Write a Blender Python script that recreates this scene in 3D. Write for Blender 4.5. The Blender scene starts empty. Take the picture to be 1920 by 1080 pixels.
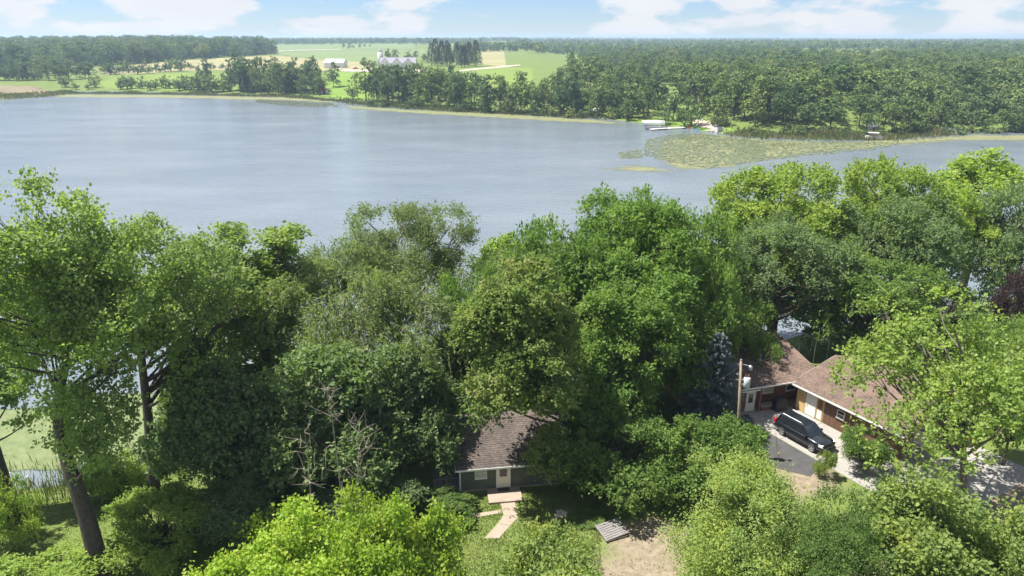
import bpy, bmesh, math, random
import numpy as np
from mathutils import Vector, Matrix

random.seed(7)
SC = bpy.context.scene
COL = SC.collection
R = math.radians

# ------------------------------------------------------------------ camera, sky, sun, exposure
F = 1321.0; PITCH = R(19.6); CAMH = 31.4
cam_d = bpy.data.cameras.new('camera'); cam = bpy.data.objects.new('camera', cam_d); COL.objects.link(cam)
cam.location = (0, 0, CAMH); cam.rotation_euler = (math.pi/2 - PITCH, 0, 0)
cam_d.sensor_width = 36; cam_d.lens = 36*F/1920; cam_d.clip_start = 0.5; cam_d.clip_end = 30000
SC.camera = cam
SUN_AZ = (-0.92, 0.22); SUN_EL = R(64)
_n = math.hypot(*SUN_AZ)
sun_dir = Vector((SUN_AZ[0]/_n*math.cos(SUN_EL), SUN_AZ[1]/_n*math.cos(SUN_EL), math.sin(SUN_EL)))
W = bpy.data.worlds.new('World'); SC.world = W; W.use_nodes = True
nt = W.node_tree; nt.nodes.clear(); L = nt.links
def wn(t, **k):
    n = nt.nodes.new(t)
    for a, b in k.items(): setattr(n, a, b)
    return n
out = wn('ShaderNodeOutputWorld'); bg = wn('ShaderNodeBackground'); bg.inputs['Strength'].default_value = 0.058
sky = wn('ShaderNodeTexSky', sky_type='NISHITA', sun_disc=False, sun_elevation=SUN_EL,
         sun_rotation=math.atan2(sun_dir.x, sun_dir.y), altitude=300, air_density=1.0, dust_density=0.0, ozone_density=1.0)
tc = wn('ShaderNodeTexCoord'); mp = wn('ShaderNodeMapping'); mp.inputs['Scale'].default_value = (1, 1, 2.6)
mp.inputs['Location'].default_value = (3.1, 0.4, 0.35)
L.new(tc.outputs['Generated'], mp.inputs['Vector'])
nz = wn('ShaderNodeTexNoise'); nz.inputs['Scale'].default_value = 9.0; nz.inputs['Detail'].default_value = 9; nz.inputs['Roughness'].default_value = 0.52
L.new(mp.outputs[0], nz.inputs['Vector'])
rp = wn('ShaderNodeValToRGB'); rp.color_ramp.elements[0].position = 0.462; rp.color_ramp.elements[1].position = 0.535
L.new(nz.outputs['Fac'], rp.inputs[0])
nz2 = wn('ShaderNodeTexNoise'); nz2.inputs['Scale'].default_value = 9; nz2.inputs['Detail'].default_value = 6
mp2 = wn('ShaderNodeMapping'); mp2.inputs['Scale'].default_value = (1, 1, 3.0); L.new(tc.outputs['Generated'], mp2.inputs['Vector']); L.new(mp2.outputs[0], nz2.inputs['Vector'])
cc = wn('ShaderNodeMix', data_type='RGBA'); cc.inputs[6].default_value = (6.0, 6.0, 6.4, 1); cc.inputs[7].default_value = (8.0, 7.8, 7.75, 1)
L.new(nz2.outputs['Fac'], cc.inputs[0])
mx = wn('ShaderNodeMix', data_type='RGBA')
mm = wn('ShaderNodeMath', operation='MULTIPLY'); mm.inputs[1].default_value = 0.85
L.new(rp.outputs[0], mm.inputs[0]); L.new(mm.outputs[0], mx.inputs[0]); wb = wn('ShaderNodeMix', data_type='RGBA', blend_type='MULTIPLY'); wb.inputs[0].default_value = 1; wb.inputs[7].default_value = (0.56, 0.71, 1.06, 1); L.new(sky.outputs[0], wb.inputs[6]); L.new(wb.outputs[2], mx.inputs[6]); L.new(cc.outputs[2], mx.inputs[7])
L.new(mx.outputs[2], bg.inputs['Color']); L.new(bg.outputs[0], out.inputs['Surface'])
sl = bpy.data.lights.new('sun', 'SUN'); sl.energy = 5.0; sl.angle = R(0.6); sl.color = (1, 0.955, 0.87)
so = bpy.data.objects.new('sun', sl); COL.objects.link(so); so.rotation_euler = sun_dir.to_track_quat('Z', 'Y').to_euler()
so.location = sun_dir*500
SC.view_settings.view_transform = 'Standard'; SC.view_settings.look = 'None'
SC.view_settings.exposure = 1.2; SC.view_settings.gamma = 1.0; SC.view_settings.use_curve_mapping = False
SC.cycles.use_denoising = True
SC.cycles.max_bounces = 8; SC.cycles.diffuse_bounces = 4; SC.cycles.glossy_bounces = 2; SC.cycles.transmission_bounces = 6; SC.cycles.transparent_max_bounces = 8

# ------------------------------------------------------------------ helpers
def ray(u, v):
    x = (u-960)/F; yc = (540-v)/F
    return (x, math.cos(PITCH)+yc*math.sin(PITCH), -math.sin(PITCH)+yc*math.cos(PITCH))
def pz(u, v, z=0.0):
    r = ray(u, v); t = (z-CAMH)/r[2]
    return (r[0]*t, r[1]*t, z)
def atD(u, v, D):
    r = ray(u, v); t = D/r[1]
    return (r[0]*t, D, CAMH+r[2]*t)
def tag(o, label=None, cat=None, group=None, kind=None):
    if label: o['label'] = label
    if cat: o['category'] = cat
    if group: o['group'] = group
    if kind: o['kind'] = kind
    return o
def link(name, me, parent=None):
    o = bpy.data.objects.new(name, me); COL.objects.link(o)
    if parent is not None: o.parent = parent
    return o
def empty(name, loc, rz=0.0, label=None, cat=None, group=None):
    o = link(name, None); o.location = loc; o.rotation_euler = (0, 0, rz); o.empty_display_size = 0.3
    return tag(o, label, cat, group)
def mesh_np(name, V, Fq, mat=None, smooth=False):
    """V (n,3); Fq (m,k) faces of k corners"""
    me = bpy.data.meshes.new(name); V = np.asarray(V, np.float32); Fq = np.asarray(Fq, np.int32)
    me.vertices.add(len(V)); me.vertices.foreach_set('co', V.ravel())
    m, k = Fq.shape
    me.loops.add(m*k); me.loops.foreach_set('vertex_index', Fq.ravel())
    me.polygons.add(m); me.polygons.foreach_set('loop_start', np.arange(0, m*k, k, dtype=np.int32))
    me.update(calc_edges=True)
    me.polygons.foreach_set('use_smooth', np.full(m, smooth))
    if mat: me.materials.append(mat)
    return me
class MB:
    def __init__(s): s.v = []; s.f = []
    def add(s, vs, fs):
        b = len(s.v); s.v += [tuple(p) for p in vs]; s.f += [tuple(i+b for i in q) for q in fs]; return s
    def box(s, x0, x1, y0, y1, z0, z1):
        return s.add([(x0,y0,z0),(x1,y0,z0),(x1,y1,z0),(x0,y1,z0),(x0,y0,z1),(x1,y0,z1),(x1,y1,z1),(x0,y1,z1)],
                     [(3,2,1,0),(4,5,6,7),(0,1,5,4),(1,2,6,5),(2,3,7,6),(3,0,4,7)])
    def hexa(s, p):   # 8 points, bottom 4 then top 4
        return s.add(p, [(3,2,1,0),(4,5,6,7),(0,1,5,4),(1,2,6,5),(2,3,7,6),(3,0,4,7)])
    def prism(s, poly, z0, z1):
        n = len(poly)
        return s.add([(p[0],p[1],z0) for p in poly]+[(p[0],p[1],z1) for p in poly],
                     [tuple(range(n-1,-1,-1)), tuple(range(n,2*n))]+[(i,(i+1)%n,n+(i+1)%n,n+i) for i in range(n)])
    def prism_axis(s, poly, a0, a1, axis):  # poly in the two other axes
        n = len(poly)
        def mk(p, a):
            return (a,p[0],p[1]) if axis == 0 else (p[0],a,p[1])
        return s.add([mk(p,a0) for p in poly]+[mk(p,a1) for p in poly],
                     [tuple(range(n-1,-1,-1)), tuple(range(n,2*n))]+[(i,(i+1)%n,n+(i+1)%n,n+i) for i in range(n)])
    def tube(s, path, rad, n=8, cap=True):
        V, Q = tube_np(path, rad, n)
        b = len(s.v); s.v += [tuple(map(float, p)) for p in V]; s.f += [tuple(int(i)+b for i in q) for q in Q]
        if cap:
            s.f.append(tuple(b+i for i in range(n-1,-1,-1))); m = len(V)-n; s.f.append(tuple(b+m+i for i in range(n)))
        return s
    def build(s, name, mat, parent=None, smooth=False, bevel=0, loc=None):
        me = bpy.data.meshes.new(name); me.from_pydata(s.v, [], s.f); me.update()
        bm = bmesh.new(); bm.from_mesh(me); bmesh.ops.recalc_face_normals(bm, faces=bm.faces); bm.to_mesh(me); bm.free()
        me.materials.append(mat)
        if smooth:
            for p in me.polygons: p.use_smooth = True
        o = link(name, me, parent)
        if loc: o.location = loc
        if bevel:
            m = o.modifiers.new('bevel', 'BEVEL'); m.width = bevel; m.segments = 2; m.limit_method = 'ANGLE'
        return o
def tube_np(path, rad, n=6):
    P = np.asarray(path, float); k = len(P)
    rad = np.full(k, rad) if np.isscalar(rad) else np.asarray(rad, float)
    T = np.gradient(P, axis=0); T /= np.linalg.norm(T, axis=1, keepdims=True)+1e-9
    ref = np.array([0.31, 0.93, 0.18]) if abs(T[:,1]).max() < 0.9 else np.array([0.93, 0.1, 0.3])
    A = np.cross(T, ref); A /= np.linalg.norm(A, axis=1, keepdims=True)+1e-9
    B = np.cross(T, A)
    an = np.linspace(0, 2*math.pi, n, endpoint=False)
    V = (P[:,None,:] + rad[:,None,None]*(np.cos(an)[None,:,None]*A[:,None,:]+np.sin(an)[None,:,None]*B[:,None,:])).reshape(-1,3)
    i = np.arange(k-1)[:,None]*n; j = np.arange(n)[None,:]; j2 = (j+1)%n
    Q = np.stack([i+j, i+j2, i+n+j2, i+n+j], -1).reshape(-1,4)
    return V, Q
class NB:   # numpy mesh collector of quads
    def __init__(s): s.V = []; s.Q = []; s.n = 0
    def add(s, V, Q):
        s.V.append(np.asarray(V)); s.Q.append(np.asarray(Q)+s.n); s.n += len(V)
    def tube(s, path, rad, n=6): s.add(*tube_np(path, rad, n))
    def mesh(s, name, mat, smooth=False): return mesh_np(name, np.concatenate(s.V), np.concatenate(s.Q), mat, smooth)

# ------------------------------------------------------------------ materials
def newmat(name):
    m = bpy.data.materials.new(name); m.use_nodes = True; t = m.node_tree
    return m, t, t.nodes['Principled BSDF'], t.nodes['Material Output']
def N(t, ty, **k):
    n = t.nodes.new(ty)
    for a, b in k.items(): setattr(n, a, b)
    return n
def ramp(t, stops):
    r = N(t, 'ShaderNodeValToRGB'); e = r.color_ramp.elements
    while len(e) < len(stops): e.new(0.5)
    for i, (p, c) in enumerate(stops): e[i].position = p; e[i].color = (*c, 1) if len(c) == 3 else c
    return r
def mixc(t, fac, a, b, mode='MIX'):
    m = N(t, 'ShaderNodeMix', data_type='RGBA', blend_type=mode)
    for s, val in ((0, fac), (6, a), (7, b)):
        if hasattr(val, 'is_output'): t.links.new(val, m.inputs[s])
        elif s == 0: m.inputs[0].default_value = val
        else: m.inputs[s].default_value = (*val, 1) if len(val) == 3 else val
    return m.outputs[2]
def noise(t, scale, detail=4, rough=0.55, coord='Object', stretch=None, dist=0):
    c = N(t, 'ShaderNodeTexCoord'); n = N(t, 'ShaderNodeTexNoise')
    n.inputs['Scale'].default_value = scale; n.inputs['Detail'].default_value = detail; n.inputs['Roughness'].default_value = rough
    n.inputs['Distortion'].default_value = dist
    if stretch:
        m = N(t, 'ShaderNodeMapping'); m.inputs['Scale'].default_value = stretch
        t.links.new(c.outputs[coord], m.inputs['Vector']); t.links.new(m.outputs[0], n.inputs['Vector'])
    else: t.links.new(c.outputs[coord], n.inputs['Vector'])
    return n.outputs['Fac']
def addbump(t, b, h, strength=0.3, dist=0.02):
    n = N(t, 'ShaderNodeBump'); n.inputs['Strength'].default_value = strength; n.inputs['Distance'].default_value = dist
    t.links.new(h, n.inputs['Height']); t.links.new(n.outputs[0], b.inputs['Normal'])
def plain(name, c, rough=0.7, metal=0.0, var=0.25, scale=3.0, bump=0.0, spec=0.4, stretch=None, fine=None):
    m, t, b, o = newmat(name)
    f = noise(t, scale, 5, stretch=stretch)
    lo = tuple(x*(1-var) for x in c); hi = tuple(min(1, x*(1+var)) for x in c)
    r = ramp(t, [(0.3, lo), (0.7, hi)]); t.links.new(f, r.inputs[0]); col = r.outputs[0]
    if fine:
        f2 = noise(t, fine, 3); col = mixc(t, 0.35, col, mixc(t, f2, lo, hi))
    t.links.new(col, b.inputs['Base Color'])
    b.inputs['Roughness'].default_value = rough; b.inputs['Metallic'].default_value = metal; b.inputs['Specular IOR Level'].default_value = spec
    if bump: addbump(t, b, noise(t, scale*6, 4, stretch=stretch), bump)
    return m
LEAFGAIN = (1.80, 1.57, 1.78)
def leafmat(name, c1, c2, young=None, trans=0.5, rough=0.55, spec=0.2, nscale=0.35, objvar=0.14):
    m, t, b, o = newmat(name)
    g = N(t, 'ShaderNodeNewGeometry'); c1, c2 = [tuple(x*k for x, k in zip(c, LEAFGAIN)) for c in (c1, c2)]; young = tuple(x*k for x, k in zip(young, LEAFGAIN)) if young else None
    col = mixc(t, g.outputs['Random Per Island'], c1, c2)
    if young:
        f = noise(t, nscale, 3); r = ramp(t, [(0.48, (0,0,0)), (0.66, (1,1,1))]); t.links.new(f, r.inputs[0])
        col = mixc(t, r.outputs[0], col, young)
    oi = N(t, 'ShaderNodeObjectInfo')
    r2 = ramp(t, [(0, (1-objvar, 1-objvar, 1-objvar*0.8)), (1, (1+objvar*0.6, 1+objvar*0.5, 1))])
    t.links.new(oi.outputs['Random'], r2.inputs[0])
    col = mixc(t, 1.0, col, r2.outputs[0], 'MULTIPLY')
    t.links.new(col, b.inputs['Base Color']); b.inputs['Roughness'].default_value = rough; b.inputs['Specular IOR Level'].default_value = spec
    tr = N(t, 'ShaderNodeBsdfTranslucent')
    col2 = mixc(t, 1.0, col, (1.12, 1.25, 0.6), 'MULTIPLY'); t.links.new(col2, tr.inputs['Color'])
    ms = N(t, 'ShaderNodeMixShader'); ms.inputs[0].default_value = trans
    t.links.new(b.outputs[0], ms.inputs[1]); t.links.new(tr.outputs[0], ms.inputs[2]); t.links.new(ms.outputs[0], o.inputs['Surface'])
    return m
M = {}
M['bark'] = plain('bark', (0.075,0.06,0.048), 0.9, var=0.45, scale=5, bump=0.8, stretch=(2,2,0.5))
M['bark_pale'] = plain('pale_bark', (0.36,0.31,0.25), 0.9, var=0.3, scale=6, stretch=(2,2,0.6))
M['bark_grey'] = plain('grey_bark', (0.17,0.145,0.12), 0.9, var=0.4, scale=5, bump=0.6, stretch=(2,2,0.5))
LM = {
 'cottonwood': leafmat('cottonwood_leaf', (0.10,0.165,0.05), (0.15,0.225,0.072), (0.16,0.245,0.06), rough=0.5, spec=0.25),
 'cottonwood_bright': leafmat('bright_cottonwood_leaf', (0.10,0.17,0.035), (0.15,0.225,0.06), (0.16,0.24,0.05), rough=0.5, spec=0.25),
 'willow': leafmat('willow_leaf', (0.10,0.155,0.055), (0.145,0.20,0.075), (0.13,0.20,0.05), rough=0.55),
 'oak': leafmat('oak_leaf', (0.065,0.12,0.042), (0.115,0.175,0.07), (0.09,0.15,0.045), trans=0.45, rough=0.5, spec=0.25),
 'ash': leafmat('ash_leaf', (0.085,0.13,0.05), (0.12,0.17,0.065), (0.12,0.18,0.055)),
 'boxelder': leafmat('boxelder_leaf', (0.082,0.148,0.03), (0.125,0.192,0.05), (0.18,0.225,0.07), nscale=0.55),
 'walnut': leafmat('walnut_leaf', (0.055,0.118,0.022), (0.10,0.175,0.04), (0.12,0.20,0.04)),
 'greyoak': leafmat('grey_oak_leaf', (0.085,0.145,0.06), (0.125,0.19,0.08), (0.12,0.195,0.06)),
 'maple': leafmat('maple_leaf', (0.135,0.225,0.04), (0.185,0.275,0.055), (0.215,0.295,0.055)),
 'bright': leafmat('bright_leaf', (0.12,0.205,0.035), (0.17,0.255,0.055), (0.19,0.27,0.055)),
 'purple': leafmat('purple_leaf', (0.022,0.016,0.016), (0.036,0.024,0.022), None, trans=0.2),
 'locust': leafmat('locust_leaf', (0.105,0.175,0.045), (0.155,0.225,0.065), (0.17,0.23,0.05), nscale=0.6),
 'redbud': leafmat('redbud_leaf', (0.115,0.205,0.022), (0.175,0.275,0.035), (0.21,0.29,0.045), rough=0.45, nscale=0.8),
 'shrub': leafmat('shrub_leaf', (0.055,0.11,0.025), (0.10,0.17,0.04), (0.12,0.20,0.05)),
 'spruce': leafmat('spruce_needle', (0.075,0.108,0.10), (0.105,0.145,0.138), None, trans=0.1, rough=0.7),
 'far_pine': leafmat('far_pine_needle', (0.035,0.06,0.035), (0.06,0.085,0.045), None, nscale=0.12, objvar=0.3, trans=0.15),
}

def far_leafmat():
    m, t, b, o = newmat('far_leaf'); g = N(t, 'ShaderNodeNewGeometry'); oi = N(t, 'ShaderNodeObjectInfo')
    r = ramp(t, [(0,(0.085,0.145,0.06)),(0.2,(0.13,0.195,0.062)),(0.42,(0.175,0.24,0.075)),(0.6,(0.10,0.165,0.07)),(0.78,(0.21,0.27,0.075)),(0.92,(0.145,0.205,0.09)),(1,(0.29,0.33,0.085))]); t.links.new(oi.outputs['Random'], r.inputs[0])
    k = ramp(t, [(0,(0.82,0.82,0.82)),(1,(1.18,1.18,1.12))]); t.links.new(g.outputs['Random Per Island'], k.inputs[0])
    col = mixc(t, 1.0, r.outputs[0], k.outputs[0], 'MULTIPLY'); t.links.new(col, b.inputs['Base Color']); b.inputs['Roughness'].default_value = 0.7; b.inputs['Specular IOR Level'].default_value = 0.1
    tr = N(t, 'ShaderNodeBsdfTranslucent'); t.links.new(col, tr.inputs['Color']); ms = N(t, 'ShaderNodeMixShader'); ms.inputs[0].default_value = 0.15
    t.links.new(b.outputs[0], ms.inputs[1]); t.links.new(tr.outputs[0], ms.inputs[2]); t.links.new(ms.outputs[0], o.inputs['Surface']); return m
LM['far'] = far_leafmat()

# ------------------------------------------------------------------ terrain
LAKE_Z = -4.0
near_shore = [(-420,120),(-300,62),(-180,44),(-110,44),(-60,48),(-38,51),(-30,54),(-18,60),(-6,66),(8,70),(25,77),(42,86),(70,96),(120,110),(210,140),(330,200)]
far_px = [(1990,250),(1920,250),(1850,247),(1790,250),(1740,252),(1700,256),(1650,262),(1560,262),(1500,259),(1440,259),(1400,257),(1340,249),
          (1300,243),(1240,237),(1180,229),(1120,222),(1050,217),(950,211),(850,208),(760,203),(690,196),(640,189),(600,185),(540,180),(450,177),(330,174),(210,171),(120,171),(60,182),(0,187),(-80,190)]
far_shore = [pz(u,v,LAKE_Z)[:2] for u,v in far_px]
POLY = np.array([*near_shore, (330,310), *far_shore, (-420,330)])
def poly_sd(P, x, y):
    x = np.asarray(x, float); y = np.asarray(y, float)
    d2 = np.full(x.shape, 1e18); ins = np.zeros(x.shape, bool)
    for a, b in zip(P, np.roll(P, -1, 0)):
        ex, ey = b-a; wx, wy = x-a[0], y-a[1]
        tt = np.clip((wx*ex+wy*ey)/(ex*ex+ey*ey+1e-12), 0, 1)
        d2 = np.minimum(d2, (wx-ex*tt)**2+(wy-ey*tt)**2)
        c = ((a[1] > y) != (b[1] > y))
        with np.errstate(divide='ignore', invalid='ignore'):
            xx = a[0]+(y-a[1])*ex/(ey if ey != 0 else 1e-12)
        ins ^= c & (x < xx)
    return np.where(ins, -np.sqrt(d2), np.sqrt(d2))
def ss(a, b, x):
    t = np.clip((x-a)/(b-a), 0, 1); return t*t*(3-2*t)
def height(x, y):
    x = np.asarray(x, float); y = np.asarray(y, float)
    d = poly_sd(POLY, x, y)
    nearz = -4.15+4.15*ss(-0.5, 15, d)
    c = ss(-190, -90, x)            # 0 on the marshy left, 1 from the centre on
    r = ss(20, 80, x)
    k = 4.0+4.3*c-1.1*r; Ln = 60+40*c-40*r
    s1 = 0.02-0.008*c-0.012*r
    dd = np.clip(d-Ln, 0, None)
    roll = 1.5*np.sin(x*0.004+1.3)*np.sin(y*0.0031+0.4)+0.9*np.sin(x*0.011+y*0.006)+0.5*np.sin(x*0.021-y*0.013+2)
    farz = -4.15+1.0*ss(-0.5, 8, d)+k*ss(6, Ln, d)+s1*np.clip(dd, 0, 260)+(0.0070-0.0022*r)*np.clip(dd-260, 0, 1100)+roll*ss(60, 400, d)
    farz = farz+ss(2500, 6000, y)*(3+4*np.sin(x*0.0013+0.5)+2.5*np.sin(x*0.004))
    land = np.where(y < 150, nearz, farz)
    return np.where(d < 0, -4.15-np.clip(-d*0.25, 0, 3), land)
def hz(x, y): return float(height(np.array([x]), np.array([y]))[0])
_ts = np.concatenate([np.linspace(20, 120, 150), np.geomspace(121, 9000, 350)])
def hit(u, v):
    """the point of the ground or lake seen at a place in the photograph"""
    r = ray(u, v); lo, hi = None, None; T = _ts
    for _ in range(3):
        X = r[0]*T/r[1]; Z = CAMH+r[2]*T/r[1]
        below = np.where(Z < np.maximum(height(X, T), LAKE_Z))[0]
        i = below[0] if len(below) else len(T)-1
        lo, hi = T[max(i-1, 0)], T[i]; T = np.linspace(lo, hi, 24)
    return (r[0]*hi/r[1], hi, hz(r[0]*hi/r[1], hi))
def axis(parts):
    a = [np.arange(p[0], p[1], p[2]) for p in parts]; return np.unique(np.concatenate(a))
gx = axis([(-6000,-1500,250),(-1500,-420,40),(-420,-60,7),(-60,60,1.5),(60,420,7),(420,1500,40),(1500,6001,250)])
gy = axis([(-160,-20,20),(-20,100,1.5),(100,240,8),(240,760,4),(760,2000,14),(2000,8001,150)])
GX, GY = np.meshgrid(gx, gy); GZ = height(GX, GY)
# tiny unevenness of the soil
GZ = GZ+np.where((GY > 240), 0.05*np.sin(GX*1.7+GY*0.9), 0)
nx, ny = len(gx), len(gy)
TV = np.stack([GX, GY, GZ], -1).reshape(-1, 3)
ii = (np.arange(ny-1)[:,None]*nx+np.arange(nx-1)[None,:])
TQ = np.stack([ii, ii+1, ii+nx+1, ii+nx], -1).reshape(-1, 4)

def groundmat():
    m, t, b, o = newmat('grassy_ground')
    f1 = noise(t, 0.12, 6); f2 = noise(t, 2.2, 5, 0.65); f3 = noise(t, 14, 3)
    g = ramp(t, [(0.25,(0.075,0.115,0.028)),(0.5,(0.115,0.16,0.04)),(0.75,(0.17,0.205,0.06))]); t.links.new(f2, g.inputs[0])
    g2 = ramp(t, [(0.3,(0.09,0.14,0.03)),(0.7,(0.17,0.20,0.065))]); t.links.new(f1, g2.inputs[0])
    col = mixc(t, 0.45, g.outputs[0], g2.outputs[0])
    dirt = ramp(t, [(0.3,(0.15,0.12,0.082)),(0.7,(0.28,0.235,0.175))]); t.links.new(f2, dirt.inputs[0])
    c = N(t, 'ShaderNodeTexCoord')
    def spot(x, y, rx, ry, rot=0.0):
        mp = N(t, 'ShaderNodeMapping', vector_type='TEXTURE'); mp.inputs['Location'].default_value = (x, y, 0); mp.inputs['Scale'].default_value = (rx, ry, 1000)
        mp.inputs['Rotation'].default_value = (0, 0, rot)
        t.links.new(c.outputs['Object'], mp.inputs['Vector'])
        ln = N(t, 'ShaderNodeVectorMath', operation='LENGTH'); t.links.new(mp.outputs[0], ln.inputs[0])
        s1 = N(t, 'ShaderNodeMath', operation='MULTIPLY_ADD'); s1.inputs[1].default_value = 1.1; t.links.new(f2, s1.inputs[0]); t.links.new(ln.outputs['Value'], s1.inputs[2])
        r = ramp(t, [(0.0,(1,1,1)),(1.0,(0,0,0))])
        mr = N(t, 'ShaderNodeMapRange'); mr.inputs[1].default_value = 1.25; mr.inputs[2].default_value = 1.7
        t.links.new(s1.outputs[0], mr.inputs[0]); t.links.new(mr.outputs[0], r.inputs[0])
        return r.outputs[0]
    for p in DIRT: col = mixc(t, spot(*p), col, dirt.outputs[0])
    t.links.new(col, b.inputs['Base Color']); b.inputs['Roughness'].default_value = 0.95; b.inputs['Specular IOR Level'].default_value = 0.1
    addbump(t, b, f3, 0.6, 0.05)
    return m
a = pz(1215,1010); b2 = pz(1190,1075); d0 = pz(1880,940); d1 = pz(1055,966)
DIRT = [(a[0],a[1],3.0,2.4), (b2[0]+0.5,b2[1]-1.5,4.2,4.0,0.3), (d0[0]+1,d0[1],6.5,4.5,0.4), (d1[0],d1[1],0.9,0.8), (20.0,44.5,5.5,2.2,0.25), (22,33,14,5)]
ground = link('ground', mesh_np('ground', TV, TQ, groundmat(), True)); tag(ground, 'grassy land around the lake running to the horizon', kind='structure')

def sheet(name, poly, mat, label, lift=0.12):
    """a patch of land cover: the terrain faces inside the outline, lifted"""
    P = np.array([p[:2] for p in poly]); cx = TV[TQ].mean(1)
    x0, y0 = P.min(0); x1, y1 = P.max(0)
    cand = np.where((cx[:,0] > x0) & (cx[:,0] < x1) & (cx[:,1] > y0) & (cx[:,1] < y1))[0]
    ins = cand[poly_sd(P, cx[cand,0], cx[cand,1]) < 0]
    if len(ins) == 0: return None
    q = TQ[ins]; u, inv = np.unique(q, return_inverse=True)
    V = TV[u]+np.array([0,0,lift])
    o = link(name, mesh_np(name, V, inv.reshape(-1,4), mat, True)); tag(o, label, kind='structure'); return o
def fieldmat(name, c, row=0.0, ang=0.0, var=0.18):
    m, t, b, o = newmat(name)
    f = noise(t, 0.02, 5); f2 = noise(t, 0.25, 4, stretch=(0.3,1.5,1))
    r = ramp(t, [(0.3, tuple(x*(1-var) for x in c)), (0.7, tuple(x*(1+var) for x in c))]); t.links.new(f, r.inputs[0])
    col = mixc(t, 0.4, r.outputs[0], mixc(t, f2, tuple(x*0.7 for x in c), tuple(x*1.25 for x in c)))
    t.links.new(col, b.inputs['Base Color']); b.inputs['Roughness'].default_value = 0.95; b.inputs['Specular IOR Level'].default_value = 0.1
    return m
M['pasture'] = fieldmat('pasture', (0.145,0.20,0.045)); M['crop'] = fieldmat('crop', (0.145,0.19,0.075)); M['stubble'] = fieldmat('stubble', (0.25,0.235,0.12))
M['marsh'] = fieldmat('marsh', (0.20,0.165,0.11), var=0.3); M['bluecrop'] = fieldmat('young_crop', (0.12,0.19,0.09)); M['gravel_road'] = plain('gravel_road', (0.34,0.31,0.26), 0.95)
M['lawn'] = fieldmat('mown_lawn', (0.14,0.22,0.04))
def hp(l): return [hit(u, v) for u, v in l]
sheet('pasture', hp([(180,166),(300,170),(440,172),(440,138),(330,138),(230,143),(200,146)]), M['pasture'], 'bright green pasture behind the shrubs on the far left shore')
sheet('field', hp([(200,141),(330,134),(460,130),(700,131),(700,117),(520,104),(380,111),(250,121),(180,131)]), M['stubble'], 'pale mown field below the long wood on the left', 0.13)
sheet('field', hp([(515,103),(700,117),(800,104),(800,93),(640,93),(515,98)]), M['crop'], 'green crop field behind the white barn', 0.16)
sheet('field', hp([(480,97),(640,92),(780,92),(780,84),(640,83),(480,84)]), M['crop'], 'far pale green field beyond the white farm road', 0.16)
sheet('pasture', hp([(610,180),(660,190),(700,185),(705,134),(620,131)]), M['lawn'], 'bright lawn round the red roofed hut', 0.14)
sheet('field', hp([(895,120),(950,126),(945,96),(905,94)]), M['stubble'], 'tan field right of the dark pine stand', 0.14)
sheet('meadow', hp([(860,165),(1000,175),(1000,128),(900,124),(850,132)]), M['pasture'], 'rough green meadow rising behind the far shore trees', 0.15)
sheet('field', hp([(1130,114),(1225,112),(1235,104),(1130,106)]), M['bluecrop'], 'blue green crop field between the woods on the right', 0.5)
sheet('marsh', hp([(-60,184),(60,181),(112,176),(60,163),(-60,160)]), M['marsh'], 'brown reed marsh at the left end of the lake', 0.3)
sheet('lawn', hp([(1180,229),(1240,236),(1300,243),(1345,250),(1400,256),(1400,246),(1340,236),(1240,228),(1190,222)]), M['lawn'], 'bright mown lawn strip at the far shore landing', 0.12)
sheet('road', hp([(640,134),(720,136),(800,135),(800,131),(700,131),(640,130)]), M['gravel_road'], 'pale gravel farm road past the white barn', 0.3)
sheet('road', hp([(860,135),(900,131),(950,126.5),(975,123.5),(975,121.5),(940,124.5),(890,129),(860,132.5)]), M['gravel_road'], 'pale gravel road climbing right of the pine stand', 0.3)
sheet('road', hp([(520,97.0),(560,95.2),(640,93.4),(640,92.4),(560,94.0),(520,95.6)]), M['gravel_road'], 'thin white road crossing the far green fields', 0.35)

# ------------------------------------------------------------------ lake
def watermat():
    m, t, b, o = newmat('lake_water')
    f = noise(t, 0.03, 4, stretch=(1,2.2,1)); r = ramp(t, [(0.35,(0.13,0.158,0.182)),(0.7,(0.165,0.193,0.215))]); t.links.new(f, r.inputs[0])
    t.links.new(r.outputs[0], b.inputs['Base Color']); rn = noise(t, 0.018, 4, 0.6, stretch=(0.35,2.4,1)); rm = N(t, 'ShaderNodeMapRange'); rm.inputs[1].default_value = 0.35; rm.inputs[2].default_value = 0.65; rm.inputs[3].default_value = 0.10; rm.inputs[4].default_value = 0.19; t.links.new(rn, rm.inputs[0]); t.links.new(rm.outputs[0], b.inputs['Roughness']); b.inputs['IOR'].default_value = 1.333
    b.inputs['Specular IOR Level'].default_value = 0.5
    w1 = noise(t, 0.55, 4, 0.6, stretch=(0.7,1.6,1)); w2 = noise(t, 2.6, 3, 0.6, stretch=(0.8,1.5,1))
    s = N(t, 'ShaderNodeMath', operation='MULTIPLY_ADD'); s.inputs[1].default_value = 0.4; t.links.new(w2, s.inputs[0]); t.links.new(w1, s.inputs[2])
    addbump(t, b, s.outputs[0], 0.8, 0.2)
    return m
lk = MB().add([(-460,30,LAKE_Z),(420,30,LAKE_Z),(420,520,LAKE_Z),(-460,520,LAKE_Z)], [(0,1,2,3)]).build('lake', watermat())
tag(lk, 'grey blue lake with small ripples', kind='structure')

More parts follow.
